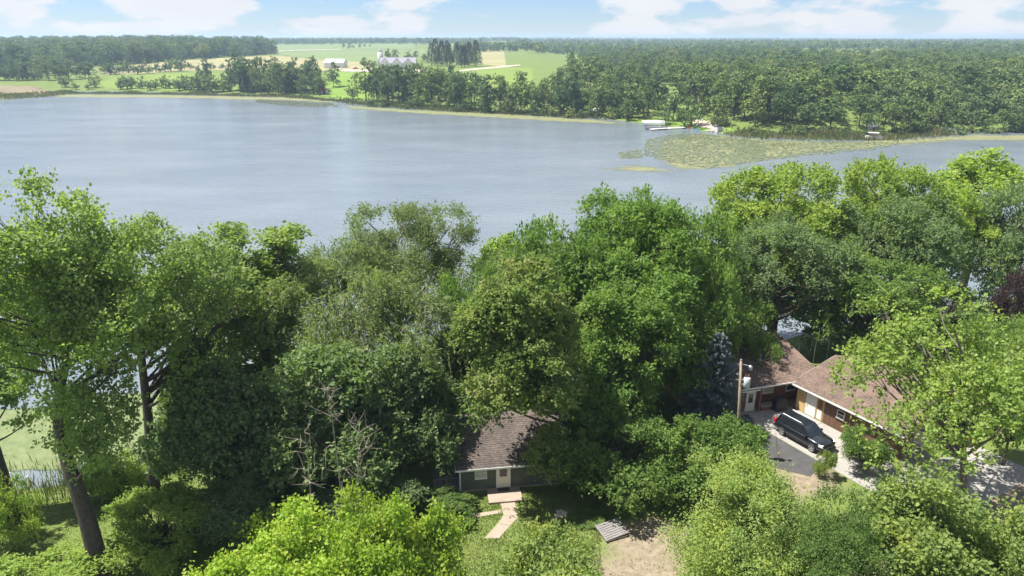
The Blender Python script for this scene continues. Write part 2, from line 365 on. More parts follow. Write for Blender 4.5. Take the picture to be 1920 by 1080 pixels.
# ------------------------------------------------------------------ tree builders
def unit(a): return a/(np.linalg.norm(a, axis=-1, keepdims=True)+1e-9)
def leaves_np(P, D, Nn, l, w, fold=0.12):
    """rhombic leaves: base P, direction D, normal Nn"""
    D = unit(D); S = unit(np.cross(D, Nn)); Nn = np.cross(S, D)
    n = len(P); l = np.broadcast_to(l, (n,))[:,None]; w = np.broadcast_to(w, (n,))[:,None]
    V = np.stack([P, P+D*l*0.42+S*w*0.5+Nn*w*fold, P+D*l, P+D*l*0.42-S*w*0.5+Nn*w*fold], 1).reshape(-1, 3)
    return V, np.arange(n*4).reshape(-1, 4)
def sample_dirs(rng, n): return unit(rng.normal(size=(n, 3)))
def make_lobes(rng, c, Rx, Rz, n, frac=(0.2, 0.33), low=-0.45, ragged=0.22, sub=7):
    """centres and radii of the leafy masses: several uneven sub-crowns carried by the main limbs"""
    c = np.asarray(c, float); az = rng.uniform(0, 6.28)+np.arange(sub)*6.283/max(sub-1, 1)+rng.normal(0, 0.3, sub)
    off = rng.uniform(0.34, 0.62, sub); hz_ = rng.uniform(-0.5, 0.42, sub); rs = rng.uniform(0.40, 0.60, sub)
    off[0] = 0.12; hz_[0] = 0.45; rs[0] = 0.55
    S = c+np.stack([np.cos(az)*off*Rx, np.sin(az)*off*Rx, hz_*Rz], 1); A = np.stack([rs*Rx, rs*Rx, rs*Rz*rng.uniform(0.9, 1.25, sub)], 1)
    d = sample_dirs(rng, n*9); d = d[d[:,2] > low]; p = rng.integers(0, sub, len(d))
    rad = rng.uniform(*frac, len(d))*min(Rx, Rz*1.2)
    k = rng.uniform(0.62, 1.0, len(d))**0.6*(1+ragged*rng.normal(0, 0.5, len(d)))
    C = S[p]+d*A[p]*k[:,None]-d*rad[:,None]*0.6
    q = np.min(np.linalg.norm((C[:,None]-S[None])/A[None], axis=2)+np.where(np.arange(sub)[None] == p[:,None], 9, 0), axis=1)
    keep = (q > 0.55) & (C[:,2] > rad*0.5); C = C[keep][:n]; rad = rad[keep][:n]
    return C, rad
def crown_np(rng, c, Rx, Rz, nleaf, leaf=(0.26, 0.16), nlobe=40, spray=14, slen=0.9, up=0.5, droop=0.15, frac=(0.2, 0.33), flat=0.7, low=-0.45, ragged=0.22, lobes=None, nout=0.35, nrnd=0.55, sub=7):
    c = np.asarray(c, float)
    C, rad = lobes if lobes is not None else make_lobes(rng, c, Rx, Rz, nlobe, frac, low, ragged, sub)
    ns = nleaf//spray
    pr = rad**2; pick = rng.choice(len(C), ns, p=pr/pr.sum())
    outw = unit((C[pick]-c)/np.array([Rx, Rx, Rz])+1e-6)
    d = unit(sample_dirs(rng, ns)+outw*0.55+np.array([0, 0, 0.3]))
    q = rng.uniform(0.45, 1.05, ns)
    base = C[pick]+d*(rad[pick]*q)[:,None]*np.array([1, 1, 0.85])
    tw = unit(d*0.8+np.array([0, 0, up])+rng.normal(0, 0.35, (ns, 3)))
    L_ = slen*rng.uniform(0.5, 1.25, ns)
    s = rng.uniform(0, 1, (ns, spray)); 
    T = np.repeat(tw[:,None], spray, 1)
    P = base[:,None]+T*(s*L_[:,None])[...,None]+rng.normal(0, 0.13*slen, (ns, spray, 3))-np.array([0, 0, 1])*(droop*s*s*L_[:,None])[...,None]
    D = unit(T*0.5+rng.normal(0, 0.75, (ns, spray, 3))+np.array([0, 0, -droop]))
    Nn = unit(np.array([0, 0, flat])+rng.normal(0, nrnd, (ns, spray, 3))+d[:,None]*nout)
    m = ns*spray; sc = rng.uniform(0.5, 1.4, m)
    V, Q = leaves_np(P.reshape(-1, 3), D.reshape(-1, 3), Nn.reshape(-1, 3), leaf[0]*sc, leaf[1]*sc)
    return V, Q, C, rad, base
def bez(a, b, c, n=7):
    t = np.linspace(0, 1, n)[:,None]; return (1-t)**2*a+2*t*(1-t)*b+t*t*c
def wood_np(rng, trunk, r0, r1, C, rad, sub=None, nb=None, thick=0.30, start=0.35):
    """trunk polyline (tapered), a limb to each leafy mass, a few twigs"""
    nb_ = NB(); T = np.asarray(trunk, float)
    # smooth the trunk
    tt = np.linspace(0, len(T)-1, max(8, 4*len(T))); Ts = np.stack([np.interp(tt, np.arange(len(T)), T[:,k]) for k in range(3)], 1)
    for _ in range(3): Ts[1:-1] = 0.25*Ts[:-2]+0.5*Ts[1:-1]+0.25*Ts[2:]
    rr = np.linspace(r0, r1, len(Ts)); rr[0] *= 1.45; rr[1] *= 1.15
    nb_.tube(Ts, rr, 9)
    H0 = Ts[0,2]; H1 = Ts[-1,2]
    for i in range(0, len(C), max(1, len(C)//44)):
        z = C[i,2]; zh = H0+(H1-H0)*start
        hd = np.linalg.norm(C[i,:2]-Ts[len(Ts)//2,:2])
        za = np.clip(z-hd*rng.uniform(0.5, 0.9)-0.5, zh, H1*0.98+H0*0.02)
        j = int(np.argmin(abs(Ts[:,2]-za))); A = Ts[j]
        mid = A*0.45+C[i]*0.55+np.array([0, 0, -0.10*np.linalg.norm(C[i]-A)])+rng.normal(0, 0.25, 3)
        p = bez(A, mid, C[i], 7); ra = min(rr[j]*0.6, 0.035+thick*rad[i]*0.12+0.012*np.linalg.norm(C[i]-A))
        nb_.tube(p, np.linspace(ra, 0.025, 7), 5)
        for _ in range(2):
            e = C[i]+unit(rng.normal(size=3)+np.array([0, 0, 0.5]))*rad[i]*rng.uniform(0.7, 1.0)
            nb_.tube(bez(p[4], (p[5]+e)/2+rng.normal(0, 0.12, 3), e, 4), np.linspace(ra*0.35+0.008, 0.01, 4), 4)
    return nb_
def tree_obj(name, loc, trunk_me, crown_me, label, cat='tree', group=None, rz=0.0, scale=1.0):
    e = empty(name, loc, rz, label, cat, group)
    if scale != 1.0: e.scale = (scale,)*3
    if trunk_me: link('trunk', trunk_me, e)
    if crown_me: link('crown', crown_me, e)
    return e
STY = {  # leaf size, spray leaves, spray length, up, droop, flat, lobes per tree, lobe size
 'cottonwood': dict(leaf=(0.25,0.20), spray=13, slen=1.1, up=0.75, droop=0.10, flat=0.45, frac=(0.15,0.27)),
 'cottonwood_bright': dict(leaf=(0.25,0.20), spray=13, slen=1.0, up=0.65, droop=0.10, flat=0.45, frac=(0.16,0.28)),
 'oak': dict(leaf=(0.27,0.17), spray=12, slen=0.75, up=0.35, droop=0.15, flat=0.6, frac=(0.2,0.34)),
 'ash': dict(leaf=(0.24,0.11), spray=14, slen=1.1, up=0.8, droop=0.15, flat=0.5, frac=(0.14,0.26)),
 'boxelder': dict(leaf=(0.24,0.15), spray=14, slen=0.8, up=0.25, droop=0.35, flat=0.6, frac=(0.18,0.3)),
 'walnut': dict(leaf=(0.32,0.15), spray=14, slen=1.0, up=0.3, droop=0.3, flat=0.75, frac=(0.18,0.3)),
 'greyoak': dict(leaf=(0.26,0.17), spray=12, slen=0.8, up=0.35, droop=0.12, flat=0.6, frac=(0.16,0.28)),
 'maple': dict(leaf=(0.30,0.22), spray=13, slen=1.1, up=0.7, droop=0.15, flat=0.6, frac=(0.15,0.26)),
 'bright': dict(leaf=(0.32,0.2), spray=13, slen=1.0, up=0.6, droop=0.15, flat=0.6, frac=(0.16,0.28)),
 'purple': dict(leaf=(0.28,0.16), spray=12, slen=0.8, up=0.3, droop=0.2, flat=0.6, frac=(0.18,0.3)),
 'locust': dict(leaf=(0.19,0.08), spray=22, slen=1.35, up=0.5, droop=0.35, flat=0.7, frac=(0.15,0.27)),
 'redbud': dict(leaf=(0.22,0.18), spray=14, slen=1.3, up=0.9, droop=0.15, flat=0.7, frac=(0.18,0.3)),
 'shrub': dict(leaf=(0.2,0.13), spray=12, slen=0.7, up=0.5, droop=0.2, flat=0.65, frac=(0.22,0.36)),
}
def ground_z(x, y): return hz(x, y)
PROTO = {}
def near_tree(kind, name, label, u, D, vtop, w, vbot, base=None, seed=0, dens=0.34, nlobe=42, bark='bark', path=None, r0=None, cat='tree', group=None, low=-0.72, ragged=0.22, trunk=True, mat=None, start=0.35, lobe_frac=None, like=None, sub=7, lsc=1.0):
    """one near tree; with `like` it shares the meshes of an earlier one, turned and scaled"""
    rng = np.random.default_rng(seed+11)
    ztop = atD(u, vtop, D)[2]-0.5; zbot = atD(u, vbot, D)[2]
    cx, cy, _ = atD(u, (vtop+vbot)/2, D)
    depth = D*math.cos(PITCH)+(CAMH-(ztop+zbot)/2)*math.sin(PITCH)
    Rx = w*depth/F/2*1.04
    bx, by = (cx, cy) if base is None else base
    gz = ground_z(bx, by); zbot = max(zbot, gz+0.25)
    if like is not None:
        P = PROTO[like]; e = tree_obj(name, (bx, by, gz), P[0], P[1], label, cat, group, float(rng.uniform(0, 6.28)))
        e.scale = (Rx/P[2], Rx/P[2]*rng.uniform(0.9, 1.1), (ztop-gz)/P[3])
        if (mat or kind) != P[4]:
            for ch in e.children:
                if ch.name.startswith('crown'): ch.material_slots[0].link = 'OBJECT'; ch.material_slots[0].material = LM[mat or kind]
        return e
    Rz = (ztop-zbot)/2; cz = (ztop+zbot)/2
    c = np.array([cx-bx, cy-by, cz-gz]); st = dict(STY[kind])
    st['frac'] = lobe_frac or (st['frac'][0]*0.74, st['frac'][1]*0.78)
    nleaf = int(w*(vbot-vtop)*0.785*dens*DENS); st['leaf'] = (st['leaf'][0]*lsc, st['leaf'][1]*lsc)
    V, Q, C, rad, sb = crown_np(rng, c, Rx, Rz, nleaf, nlobe=int(nlobe*2.1), low=low, ragged=ragged, sub=sub, **st)
    cm = mesh_np('crown', V, Q, LM[mat or kind]); tm = None
    if trunk:
        r0 = r0 or max(0.08, 0.021*(ztop-gz)); top = c+np.array([0, 0, Rz*0.35])
        pth = path if path is not None else [(0,0,-0.3), (top[0]*0.12+rng.normal(0,.2), top[1]*0.12, top[2]*0.33), (top[0]*0.6+rng.normal(0,.3), top[1]*0.6, top[2]*0.68), tuple(top)]
        tm = wood_np(rng, pth, r0, r0*0.22, C, rad, start=start).mesh('trunk', M[bark], True)
    PROTO[seed] = (tm, cm, Rx, ztop-gz, mat or kind)
    return tree_obj(name, (bx, by, gz), tm, cm, label, cat, group)
DENS = 2.2
def rel(base, pts):   # pixel points (u, v, D) to trunk path relative to the base
    b = np.array([base[0], base[1], ground_z(*base)])
    return [tuple(np.array(atD(*p))-b) for p in pts]

# ---- the near trees, one by one
B1 = pz(188,1072)[:2]; B2 = atD(288,922,45.0)[:2]
near_tree('cottonwood','cottonwood_tree','large cottonwood with thick dark leaning trunk on the lawn at left', 140,38,368,320,915, base=B1, seed=1, nlobe=66, dens=0.20, r0=0.58, lsc=0.85, sub=9, ragged=0.4,
          path=[(0,0,-0.4)]+rel(B1,[(165,975,35.6),(130,880,36),(105,790,36.6),(120,690,37.3),(150,560,38)]), start=0.25)
near_tree('cottonwood','cottonwood_tree','cottonwood with forked bare stem standing in the reeds by the water', 320,46,392,270,700, base=B2, seed=2, nlobe=48, r0=0.45,
          path=[(0,0,-0.4)]+rel(B2,[(284,850,45.1),(276,760,45.3),(262,650,45.6),(285,590,46),(330,500,46)]), start=0.45, dens=0.19, lsc=0.85, ragged=0.4)
near_tree('cottonwood','cottonwood_tree','cottonwood cut by the left edge of the picture', -70,46,385,210,860, seed=3, nlobe=36, dens=0.24)
near_tree('ash','ash_tree','tall loose topped tree at the shore behind the willow', 745,63,378,320,600, seed=5, nlobe=46, bark='bark_grey', dens=0.42)
near_tree('oak','oak_tree','dark green tree beside the reeds, leftmost of the dark thicket', 420,44,670,260,960, seed=6, nlobe=44, start=0.15, dens=0.28)
BX = pz(1072,893)[:2]
near_tree('boxelder','boxelder_tree','yellow green tree hanging over the cabin roof', 990,45.5,470,260,775, base=BX, seed=9, nlobe=52, r0=0.28, dens=0.42)
near_tree('walnut','walnut_tree','tallest deep green tree between the cabin and the spruce', 1185,58,352,350,780, seed=10, nlobe=70, dens=0.36)
near_tree('boxelder','boxelder_tree','green tree with pale seed clusters in front of the tallest tree', 1150,49.5,520,220,850, seed=11, nlobe=44, mat='walnut')
near_tree('bright','young_tree','small bright green tree top against the lake', 950,68,440,120,540, seed=13, nlobe=22)
near_tree('maple','maple_tree','big yellow green maple by the lake, left of two', 1475,76,290,290,580, seed=14, nlobe=54, dens=0.42)
near_tree('greyoak','oak_tree','grey green tree with dark forked trunk behind the brown house', 1460,68,400,260,620, seed=16, nlobe=46, dens=0.36, r0=0.5)
near_tree('walnut','walnut_tree','green tree standing behind the garage roof', 1620,66,470,230,660, seed=18, nlobe=40, mat='shrub')
BR = pz(1806,950)[:2]
near_tree('cottonwood_bright','cottonwood_tree','cottonwood with straight grey trunk beside the driveway', 1785,43,568,345,840, base=BR, seed=25, nlobe=60, r0=0.26, bark='bark_grey', dens=0.115, ragged=0.45, sub=9,
          path=[(0,0,-0.3)]+rel(BR,[(1808,860,42.3),(1800,770,42.6),(1815,700,43),(1790,620,43)]), start=0.3)
near_tree('locust','locust_tree','feathery light green tree at the bottom, right of the bare dirt', 1400,33.5,885,290,1130, seed=26, ragged=0.55, sub=9, lobe_frac=(0.09,0.18), nlobe=50, dens=0.46)
near_tree('redbud','young_tree','bright green leafy tree at the bottom below the right hand trunk', 1735,32.5,930,215,1150, seed=28, ragged=0.55, sub=9, lobe_frac=(0.09,0.18), nlobe=40, dens=0.36, mat='locust')
near_tree('redbud','redbud_tree','vivid yellow green broad leaved tree at the bottom, left of two', 545,30.5,1010,310,1170, seed=30, ragged=0.55, sub=9, lobe_frac=(0.09,0.18), nlobe=44, dens=0.42)
near_tree('ash','sumac_tree','grey green sumac like tree at the bottom below the cabin path', 1030,30.8,1022,200,1150, seed=32, ragged=0.55, sub=9, lobe_frac=(0.09,0.18), nlobe=36, dens=0.5, mat='locust')
near_tree('shrub','shrub','dark leafy shrub beside the wooden pallet', 1145,43.5,790,210,985, seed=33, nlobe=34, low=-0.8, cat='shrub')
near_tree('shrub','shrub','dense dark green shrub left of the utility pole', 1295,44,775,250,965, seed=34, nlobe=36, low=-0.8, cat='shrub', mat='walnut')
near_tree('shrub','bare_sapling','thin half bare sapling at the edge of the driveway', 1650,38.5,885,80,985, seed=48, nlobe=16, dens=0.07, mat='oak', bark='bark_grey')

near_tree('cottonwood_bright','cottonwood_tree','yellow green cottonwood between the lake and the willow', 478,55,410,240,640, seed=4, like=3, nlobe=40, dens=0.30)
near_tree('oak','oak_tree','dark green tree at the middle of the thicket below the willow', 600,43.5,650,290,950, seed=7, like=6, nlobe=46, start=0.15)
near_tree('oak','oak_tree','dark green tree of the thicket nearest the small cabin', 745,46,645,225,930, seed=8, like=6, nlobe=42, start=0.15)
near_tree('greyoak','oak_tree','grey green crown behind the tree over the cabin', 1020,60,452,260,620, seed=12, like=16, nlobe=34)
near_tree('maple','maple_tree','big yellow green maple by the lake, right of two', 1640,80,276,240,560, seed=15, like=14, nlobe=48, dens=0.42)
near_tree('greyoak','oak_tree','broad grey green tree right of the maples', 1690,73,355,230,590, seed=17, like=16, nlobe=44, dens=0.36)
near_tree('maple','maple_tree','yellow green slender tree above the right hand grove', 1785,80,335,150,560, seed=19, like=14, nlobe=34)
near_tree('bright','bright_tree','rounded bright green tree top against the water at right', 1838,88,283,160,480, seed=20, like=13, nlobe=34, dens=0.42)
near_tree('walnut','walnut_tree','mid green tree at the right edge behind the purple tree', 1905,78,330,200,580, seed=21, like=18, nlobe=40, mat='greyoak')
near_tree('shrub','young_tree','light green tree leaning over the left end of the brown roof', 1400,61,555,120,690, seed=22, like=18, nlobe=26, mat='walnut')
near_tree('purple','purple_tree','dark purple leaved tree at the right edge', 1920,64,495,90,600, seed=23, like=16, nlobe=26)
near_tree('walnut','walnut_tree','dark green tree between spruce and tallest tree', 1290,58,470,170,720, seed=24, like=18, nlobe=34)
near_tree('locust','locust_tree','feathery tree at the bottom below the driveway', 1550,31.5,935,230,1160, seed=27, like=26, nlobe=44, dens=0.46, mat='shrub')
near_tree('redbud','young_tree','light green tree in the bottom right corner', 1890,31.5,985,180,1150, seed=29, like=28, nlobe=34, dens=0.36, mat='locust')
near_tree('redbud','redbud_tree','vivid yellow green broad leaved tree at the bottom with a tall tip', 740,31,972,250,1150, seed=31, like=30, nlobe=42, dens=0.42)
near_tree('shrub','shrub','bright leafy shrub right of the big leaning trunk', 305,37.5,930,200,1090, seed=35, like=33, nlobe=30, low=-0.8, cat='shrub', mat='bright')
near_tree('shrub','shrub','leafy shrub at the left edge beside the lawn', 5,38,880,130,1060, seed=36, like=34, nlobe=26, low=-0.8, cat='shrub', mat='bright')
near_tree('shrub','shrub','low leafy shrub in the bottom left corner', 60,32.5,1055,220,1150, seed=37, like=33, nlobe=26, low=-0.8, cat='shrub', mat='bright')
near_tree('shrub','shrub','shrub under the deck railing left of the cabin', 835,40.5,930,120,1030, seed=38, like=34, nlobe=22, low=-0.8, cat='shrub')
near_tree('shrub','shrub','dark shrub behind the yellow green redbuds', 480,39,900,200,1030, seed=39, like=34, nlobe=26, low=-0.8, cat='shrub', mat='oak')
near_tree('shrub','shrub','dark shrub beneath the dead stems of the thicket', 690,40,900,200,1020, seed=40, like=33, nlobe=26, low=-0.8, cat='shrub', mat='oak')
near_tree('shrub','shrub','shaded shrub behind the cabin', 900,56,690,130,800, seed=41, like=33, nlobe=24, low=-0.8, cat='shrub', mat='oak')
near_tree('shrub','shrub','small leafy plant in front of the parked car', 1548,45.6,835,40,880, seed=42, like=34, nlobe=14, low=-0.8, cat='shrub', mat='locust', dens=0.3)
near_tree('shrub','shrub','shrub growing at the foot of the garage corner', 1625,46.5,800,90,865, seed=43, like=33, nlobe=16, low=-0.8, cat='shrub')
near_tree('shrub','shrub','shrub thicket beside the water under the left trees', 215,46,850,150,930, seed=44, like=34, nlobe=20, low=-0.8, cat='shrub', mat='bright')
near_tree('shrub','shrub','low weed clump beside the wooden pallet', 1105,40.6,955,70,1000, seed=45, like=33, nlobe=12, low=-0.8, cat='shrub')
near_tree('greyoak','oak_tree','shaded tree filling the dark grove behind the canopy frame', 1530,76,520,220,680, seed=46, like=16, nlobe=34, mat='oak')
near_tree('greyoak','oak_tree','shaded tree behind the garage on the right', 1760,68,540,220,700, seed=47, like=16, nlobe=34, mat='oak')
near_tree('boxelder','young_tree','leafy young tree hiding the right end of the cabin', 1035,43.2,800,110,905, base=pz(1080,906)[:2], seed=60, nlobe=16, low=-0.9, mat='boxelder', r0=0.1, sub=4)
near_tree('oak','oak_tree','dark tree filling the gap between the reeds and the willow', 385,48,620,170,880, seed=61, like=6)
near_tree('oak','oak_tree','shaded tree between the willow and the cabin roof', 850,56,610,130,760, seed=62, like=6)
near_tree('walnut','walnut_tree','mid green tree behind the tree over the cabin', 905,58,480,170,740, seed=63, like=18)
near_tree('shrub','shrub','dark understorey shrub right of the cabin', 1120,46.5,830,150,940, seed=64, like=33, mat='walnut', cat='shrub')
near_tree('walnut','walnut_tree','green tree at the water left of the two big maples', 1370,72,430,150,640, seed=65, like=18)
near_tree('walnut','walnut_tree','left shoulder of the tallest deep green crowns, nearest the tree over the cabin', 1105,61,385,270,640, seed=66, like=18)
near_tree('walnut','walnut_tree','right shoulder of the tallest deep green crowns, above the spruce', 1275,61,378,230,640, seed=67, like=18)
near_tree('redbud','young_tree','light green tree at the right edge beyond the driveway', 1915,47,640,130,860, seed=68, like=28, mat='cottonwood_bright')
near_tree('walnut','walnut_tree','green tree at the right edge below the purple tree', 1880,58,585,150,760, seed=69, like=18)
# ---- willow: hanging strands
def willow():
    rng = np.random.default_rng(5); D = 55
    u, vtop, w, vbot = 635, 474, 520, 770
    ztop = atD(u, vtop, D)[2]; zbot = atD(u, vbot, D)[2]; cx, cy, _ = atD(u, (vtop+vbot)/2, D)
    gz = ground_z(cx, cy); depth = D*math.cos(PITCH)+(CAMH-(ztop+zbot)/2)*math.sin(PITCH); Rx = w*depth/F/2
    c = np.array([0, 0, (ztop+zbot)/2-gz]); Rz = (ztop-zbot)/2
    C, rad = make_lobes(rng, c, Rx*0.95, Rz*0.98, 110, (0.13,0.24), -0.3, 0.15, 9)
    ns = 5600; k = 11
    pick = rng.choice(len(C), ns, p=rad**2/np.sum(rad**2)); out_ = unit(C[pick]-c+1e-6)
    d = unit(sample_dirs(rng, ns)+out_*0.6+np.array([0,0,0.5]))
    b = C[pick]+d*(rad[pick]*rng.uniform(0.5,1.0,ns))[:,None]
    dirn = unit(d*np.array([1,1,0.5])+out_*0.5+np.array([0,0,0.35])+rng.normal(0,0.3,(ns,3)))
    Ln = rng.uniform(1.3,3.2,ns); t = np.linspace(0,1,k)
    S = b[:,None]+dirn[:,None]*(np.minimum(t,0.55+0.2*t)[None,:,None]*Ln[:,None,None]*0.75)-np.array([0,0,1])*((t**1.9)[None,:]*Ln[:,None])[...,None]*0.85
    # leaves along each strand
    m = 15; s = rng.uniform(0,k-1.001,(ns,m)); i0 = s.astype(int); fr = (s-i0)[...,None]; ar = np.arange(ns)[:,None]
    P = S[ar,i0]*(1-fr)+S[ar,i0+1]*fr; T = unit(S[ar,i0+1]-S[ar,i0])
    Dr = unit(T*0.9+rng.normal(0,0.45,(ns,m,3))); Nn = unit(rng.normal(0,0.6,(ns,m,3))+np.array([0,0,0.5]))
    sc = rng.uniform(0.75,1.25,ns*m)
    V, Q = leaves_np(P.reshape(-1,3), Dr.reshape(-1,3), Nn.reshape(-1,3), 0.34*sc, 0.085*sc)
    cm = mesh_np('crown', V, Q, LM['willow'])
    r0 = 0.55; tr = wood_np(rng, [(0,0,-0.3),(0.3,0.1,3),(0.1,0,6.5),(0,0,c[2]+Rz*0.3)], r0, 0.12, C, rad, start=0.25)
    e = tree_obj('willow_tree', (cx,cy,gz), tr.mesh('trunk', M['bark_grey'], True), cm, 'broad willow with drooping strands and pale bare twigs at left centre', 'tree')
    tw = NB(); 
    for q in rng.choice(ns, 520, replace=False):
        tw.tube(S[q][::2], np.linspace(0.028,0.012,6), 3)
    tag(link('twigs', tw.mesh('twigs', M['bark_pale']), e), kind='stuff')
willow()

# ---- blue spruce
def spruce(u, vbase, vtop, label, seed, name='spruce_tree'):
    rng = np.random.default_rng(seed); bx, by, _ = pz(u, vbase); zt = atD(u, vtop, by)[2]; gz = ground_z(bx, by); Ht = zt-gz
    nb_ = NB(); nb_.tube([(0,0,-0.2),(0,0,Ht*0.5),(0,0,Ht)], [0.2,0.12,0.02], 7)
    Ps, Ds, Ns = [], [], []
    z = 0.5
    while z < Ht*0.985:
        rr = 0.40*Ht*(1-z/Ht)**0.8*0.85+0.12; nbr = max(5, int(5+rr*3.2))
        for k in range(nbr):
            an = 6.283*(k+rng.uniform(-.4,.4))/nbr+z*3; r_ = rr*rng.uniform(0.6,1.25)
            dv = np.array([math.cos(an), math.sin(an), 0]); t = np.linspace(0,1,6)[:,None]
            p = np.array([0,0,z])+dv*t*r_+np.array([0,0,1])*(-0.35*r_*t+0.22*r_*t**2.5)
            nb_.tube(p, np.linspace(0.03,0.01,6), 3)
            n = int(30+60*r_); s = rng.uniform(0.12,1,n)**0.8; q = s[:,None]*5; i0 = np.minimum(q.astype(int),4)[:,0]; fr = q[:,0]-i0
            pp = p[i0]*(1-fr)[:,None]+p[i0+1]*fr[:,None]
            side = np.array([-dv[1],dv[0],0])*(rng.choice([-1,1],n)*rng.uniform(0,0.36,n)*(1.15-s)*min(r_,2.4))[:,None]
            Ps.append(pp+side+np.array([0,0,-1])*rng.uniform(0,0.16,n)[:,None]); Ds.append(unit(dv+side*1.2+rng.normal(0,0.35,(n,3)))); Ns.append(unit(rng.normal(0,0.5,(n,3))+np.array([0,0,0.8])))
        z += 0.30+0.02*rng.random()
    V, Q = leaves_np(np.concatenate(Ps), np.concatenate(Ds), np.concatenate(Ns), 0.24, 0.085)
    tree_obj(name, (bx,by,gz), nb_.mesh('trunk', M['bark']), mesh_np('crown', V, Q, LM['spruce']), label, 'tree')
spruce(1332, 806, 618, 'blue grey spruce left of the utility pole', 3)
spruce(892, 760, 640, 'small blue grey spruce in the shade behind the cabin', 4)

# ---- dead stems in the thicket
def dead(u, vb, D, vt, label, seed, lean=0.0):
    rng = np.random.default_rng(seed); bx, by, bz_ = atD(u, vb, D); gz = ground_z(bx, by); zt = atD(u, vt, D)[2]-gz
    nb_ = NB(); p = np.array([(0,0,-0.2),(lean*0.3,0,zt*0.35),(lean*0.6+rng.normal(0,.15),0,zt*0.7),(lean,0,zt)]); nb_.tube(p+rng.normal(0,0.06,p.shape), [0.055,0.04,0.025,0.01], 6)
    for _ in range(12):
        h = rng.uniform(0.3,0.98)*zt; a_ = np.array([np.interp(h,p[:,2],p[:,0]),0,h]); e = a_+np.array([rng.uniform(-.9,.9),rng.uniform(-.8,.5),rng.uniform(-.1,1.2)])
        m_ = (a_+e)/2+rng.normal(0,.18,3); b_ = bez(a_,m_,e,5); nb_.tube(b_, np.linspace(0.018,0.007,5), 4)
        for _ in range(3):
            e2 = e+rng.normal(0,.5,3); nb_.tube(bez(b_[3],(b_[3]+e2)/2+rng.normal(0,.1,3),e2,4), np.linspace(0.012,0.006,4), 3)
    o = link('dead_sapling', nb_.mesh('dead_sapling', M['bark_pale'], True)); o.location = (bx,by,gz); tag(o, label, 'dead tree')
dead(585, 985, 38.2, 800, 'pale dead sapling stem, leftmost in the dark thicket', 1, 0.2)
dead(640, 960, 38.6, 715, 'tall pale dead stem in the middle of the dark thicket', 2, -0.1)
dead(668, 960, 38.4, 775, 'pale dead stem with curled branches in the dark thicket', 3, 0.4)

# ------------------------------------------------------------------ far trees
def far_proto(seed, Ht, Rx, hb, nleaf=2800, pine=False):
    rng = np.random.default_rng(seed)
    c = np.array([0,0,(Ht+hb)/2]); Rz = (Ht-hb)/2
    V, Q, C, rad, _ = crown_np(rng, c, Rx, Rz, nleaf, leaf=(0.72,0.52), nlobe=60, spray=9, slen=1.0, up=0.45, droop=0.15, frac=(0.15,0.26), flat=0.3, low=-1.0, ragged=0.25, nout=1.0, nrnd=0.35, sub=5)
    nb_ = NB(); nb_.tube([(0,0,-1.0),(0.2,0,Ht*0.4),(0,0,Ht*0.75)], [0.32,0.22,0.06], 6)
    for i in range(0, len(C), 3): nb_.tube(bez(np.array([0.1,0,max(Ht*0.2, C[i,2]*0.55)]), C[i]*np.array([.5,.5,.8]), C[i], 4), np.linspace(0.13,0.04,4), 4)
    return nb_.mesh('trunk', M['bark'], True), mesh_np('crown', V, Q, LM['far']), Ht
def pine_proto(seed, Ht=17):
    rng = np.random.default_rng(seed); n = 1100; z = rng.uniform(0.12,1,n); an = rng.uniform(0,6.28,n); r_ = (1-z)**0.75*3.6*rng.uniform(0.5,1.05,n)+0.2
    P = np.stack([np.cos(an)*r_, np.sin(an)*r_, z*Ht],1); D = unit(np.stack([np.cos(an),np.sin(an),np.full(n,-0.25)],1)+rng.normal(0,.3,(n,3)))
    V, Q = leaves_np(P, D, unit(np.array([0,0,1])+rng.normal(0,.4,(n,3))), 0.95, 0.5)
    nb_ = NB(); nb_.tube([(0,0,-1),(0,0,Ht*0.95)], [0.25,0.04], 6)
    return nb_.mesh('trunk', M['bark']), mesh_np('crown', V, Q, LM['far_pine']), Ht
FP = [far_proto(100,18,6.8,-1.5), far_proto(101,17,6.2,-1.5), far_proto(102,20,7.4,-1.0), far_proto(103,15,7.2,-2), far_proto(104,19,6.0,-1), far_proto(105,16,7.6,-1.5)]
BP = [far_proto(110,6,3.4,0.1,420), far_proto(111,7,3.0,0.1,420)]
PP = [pine_proto(120), pine_proto(121)]
frng = np.random.default_rng(42)
NFAR = [0]
def far_tree(x, y, h, label, group, protos=FP, wide=1.0, name='broadleaf_tree', cat='tree'):
    k = int(frng.integers(len(protos))); tm, cm, Ht = protos[k]; s = h/Ht
    e = tree_obj(name, (x, y, hz(x, y)), tm, cm, label, cat, group, float(frng.uniform(0, 6.28)))
    e.scale = (s*wide*frng.uniform(0.9,1.15), s*wide*frng.uniform(0.9,1.15), s); NFAR[0] += 1
    return e
def px_tree(u, vb, vt, label, group=None, protos=FP, wide=1.0, name='broadleaf_tree', cat='tree'):
    x, y, z = hit(u, vb); zt = atD(u, vt, y)[2]
    return far_tree(x, y, max(1.5, zt-z), label, group, protos, wide, name, cat)
ORD = 'first second third fourth fifth sixth seventh eighth ninth tenth eleventh twelfth thirteenth fourteenth fifteenth sixteenth seventeenth eighteenth nineteenth twentieth'.split()+['last']*5
def row(u0, v0, u1, v1, hpx, step, label, group, protos=FP, wide=1.0, name='broadleaf_tree', cat='tree', jv=2.5):
    n = max(1, int(abs(u1-u0)/step))
    for i in range(n):
        t = (i+0.5+frng.uniform(-.35,.35))/n; u = u0+(u1-u0)*t; v = v0+(v1-v0)*t+frng.uniform(-jv,jv)
        px_tree(u, v, v-hpx*frng.uniform(0.75,1.2), label.format(ORD[min(i, 24)]), group, protos, wide, name, cat)
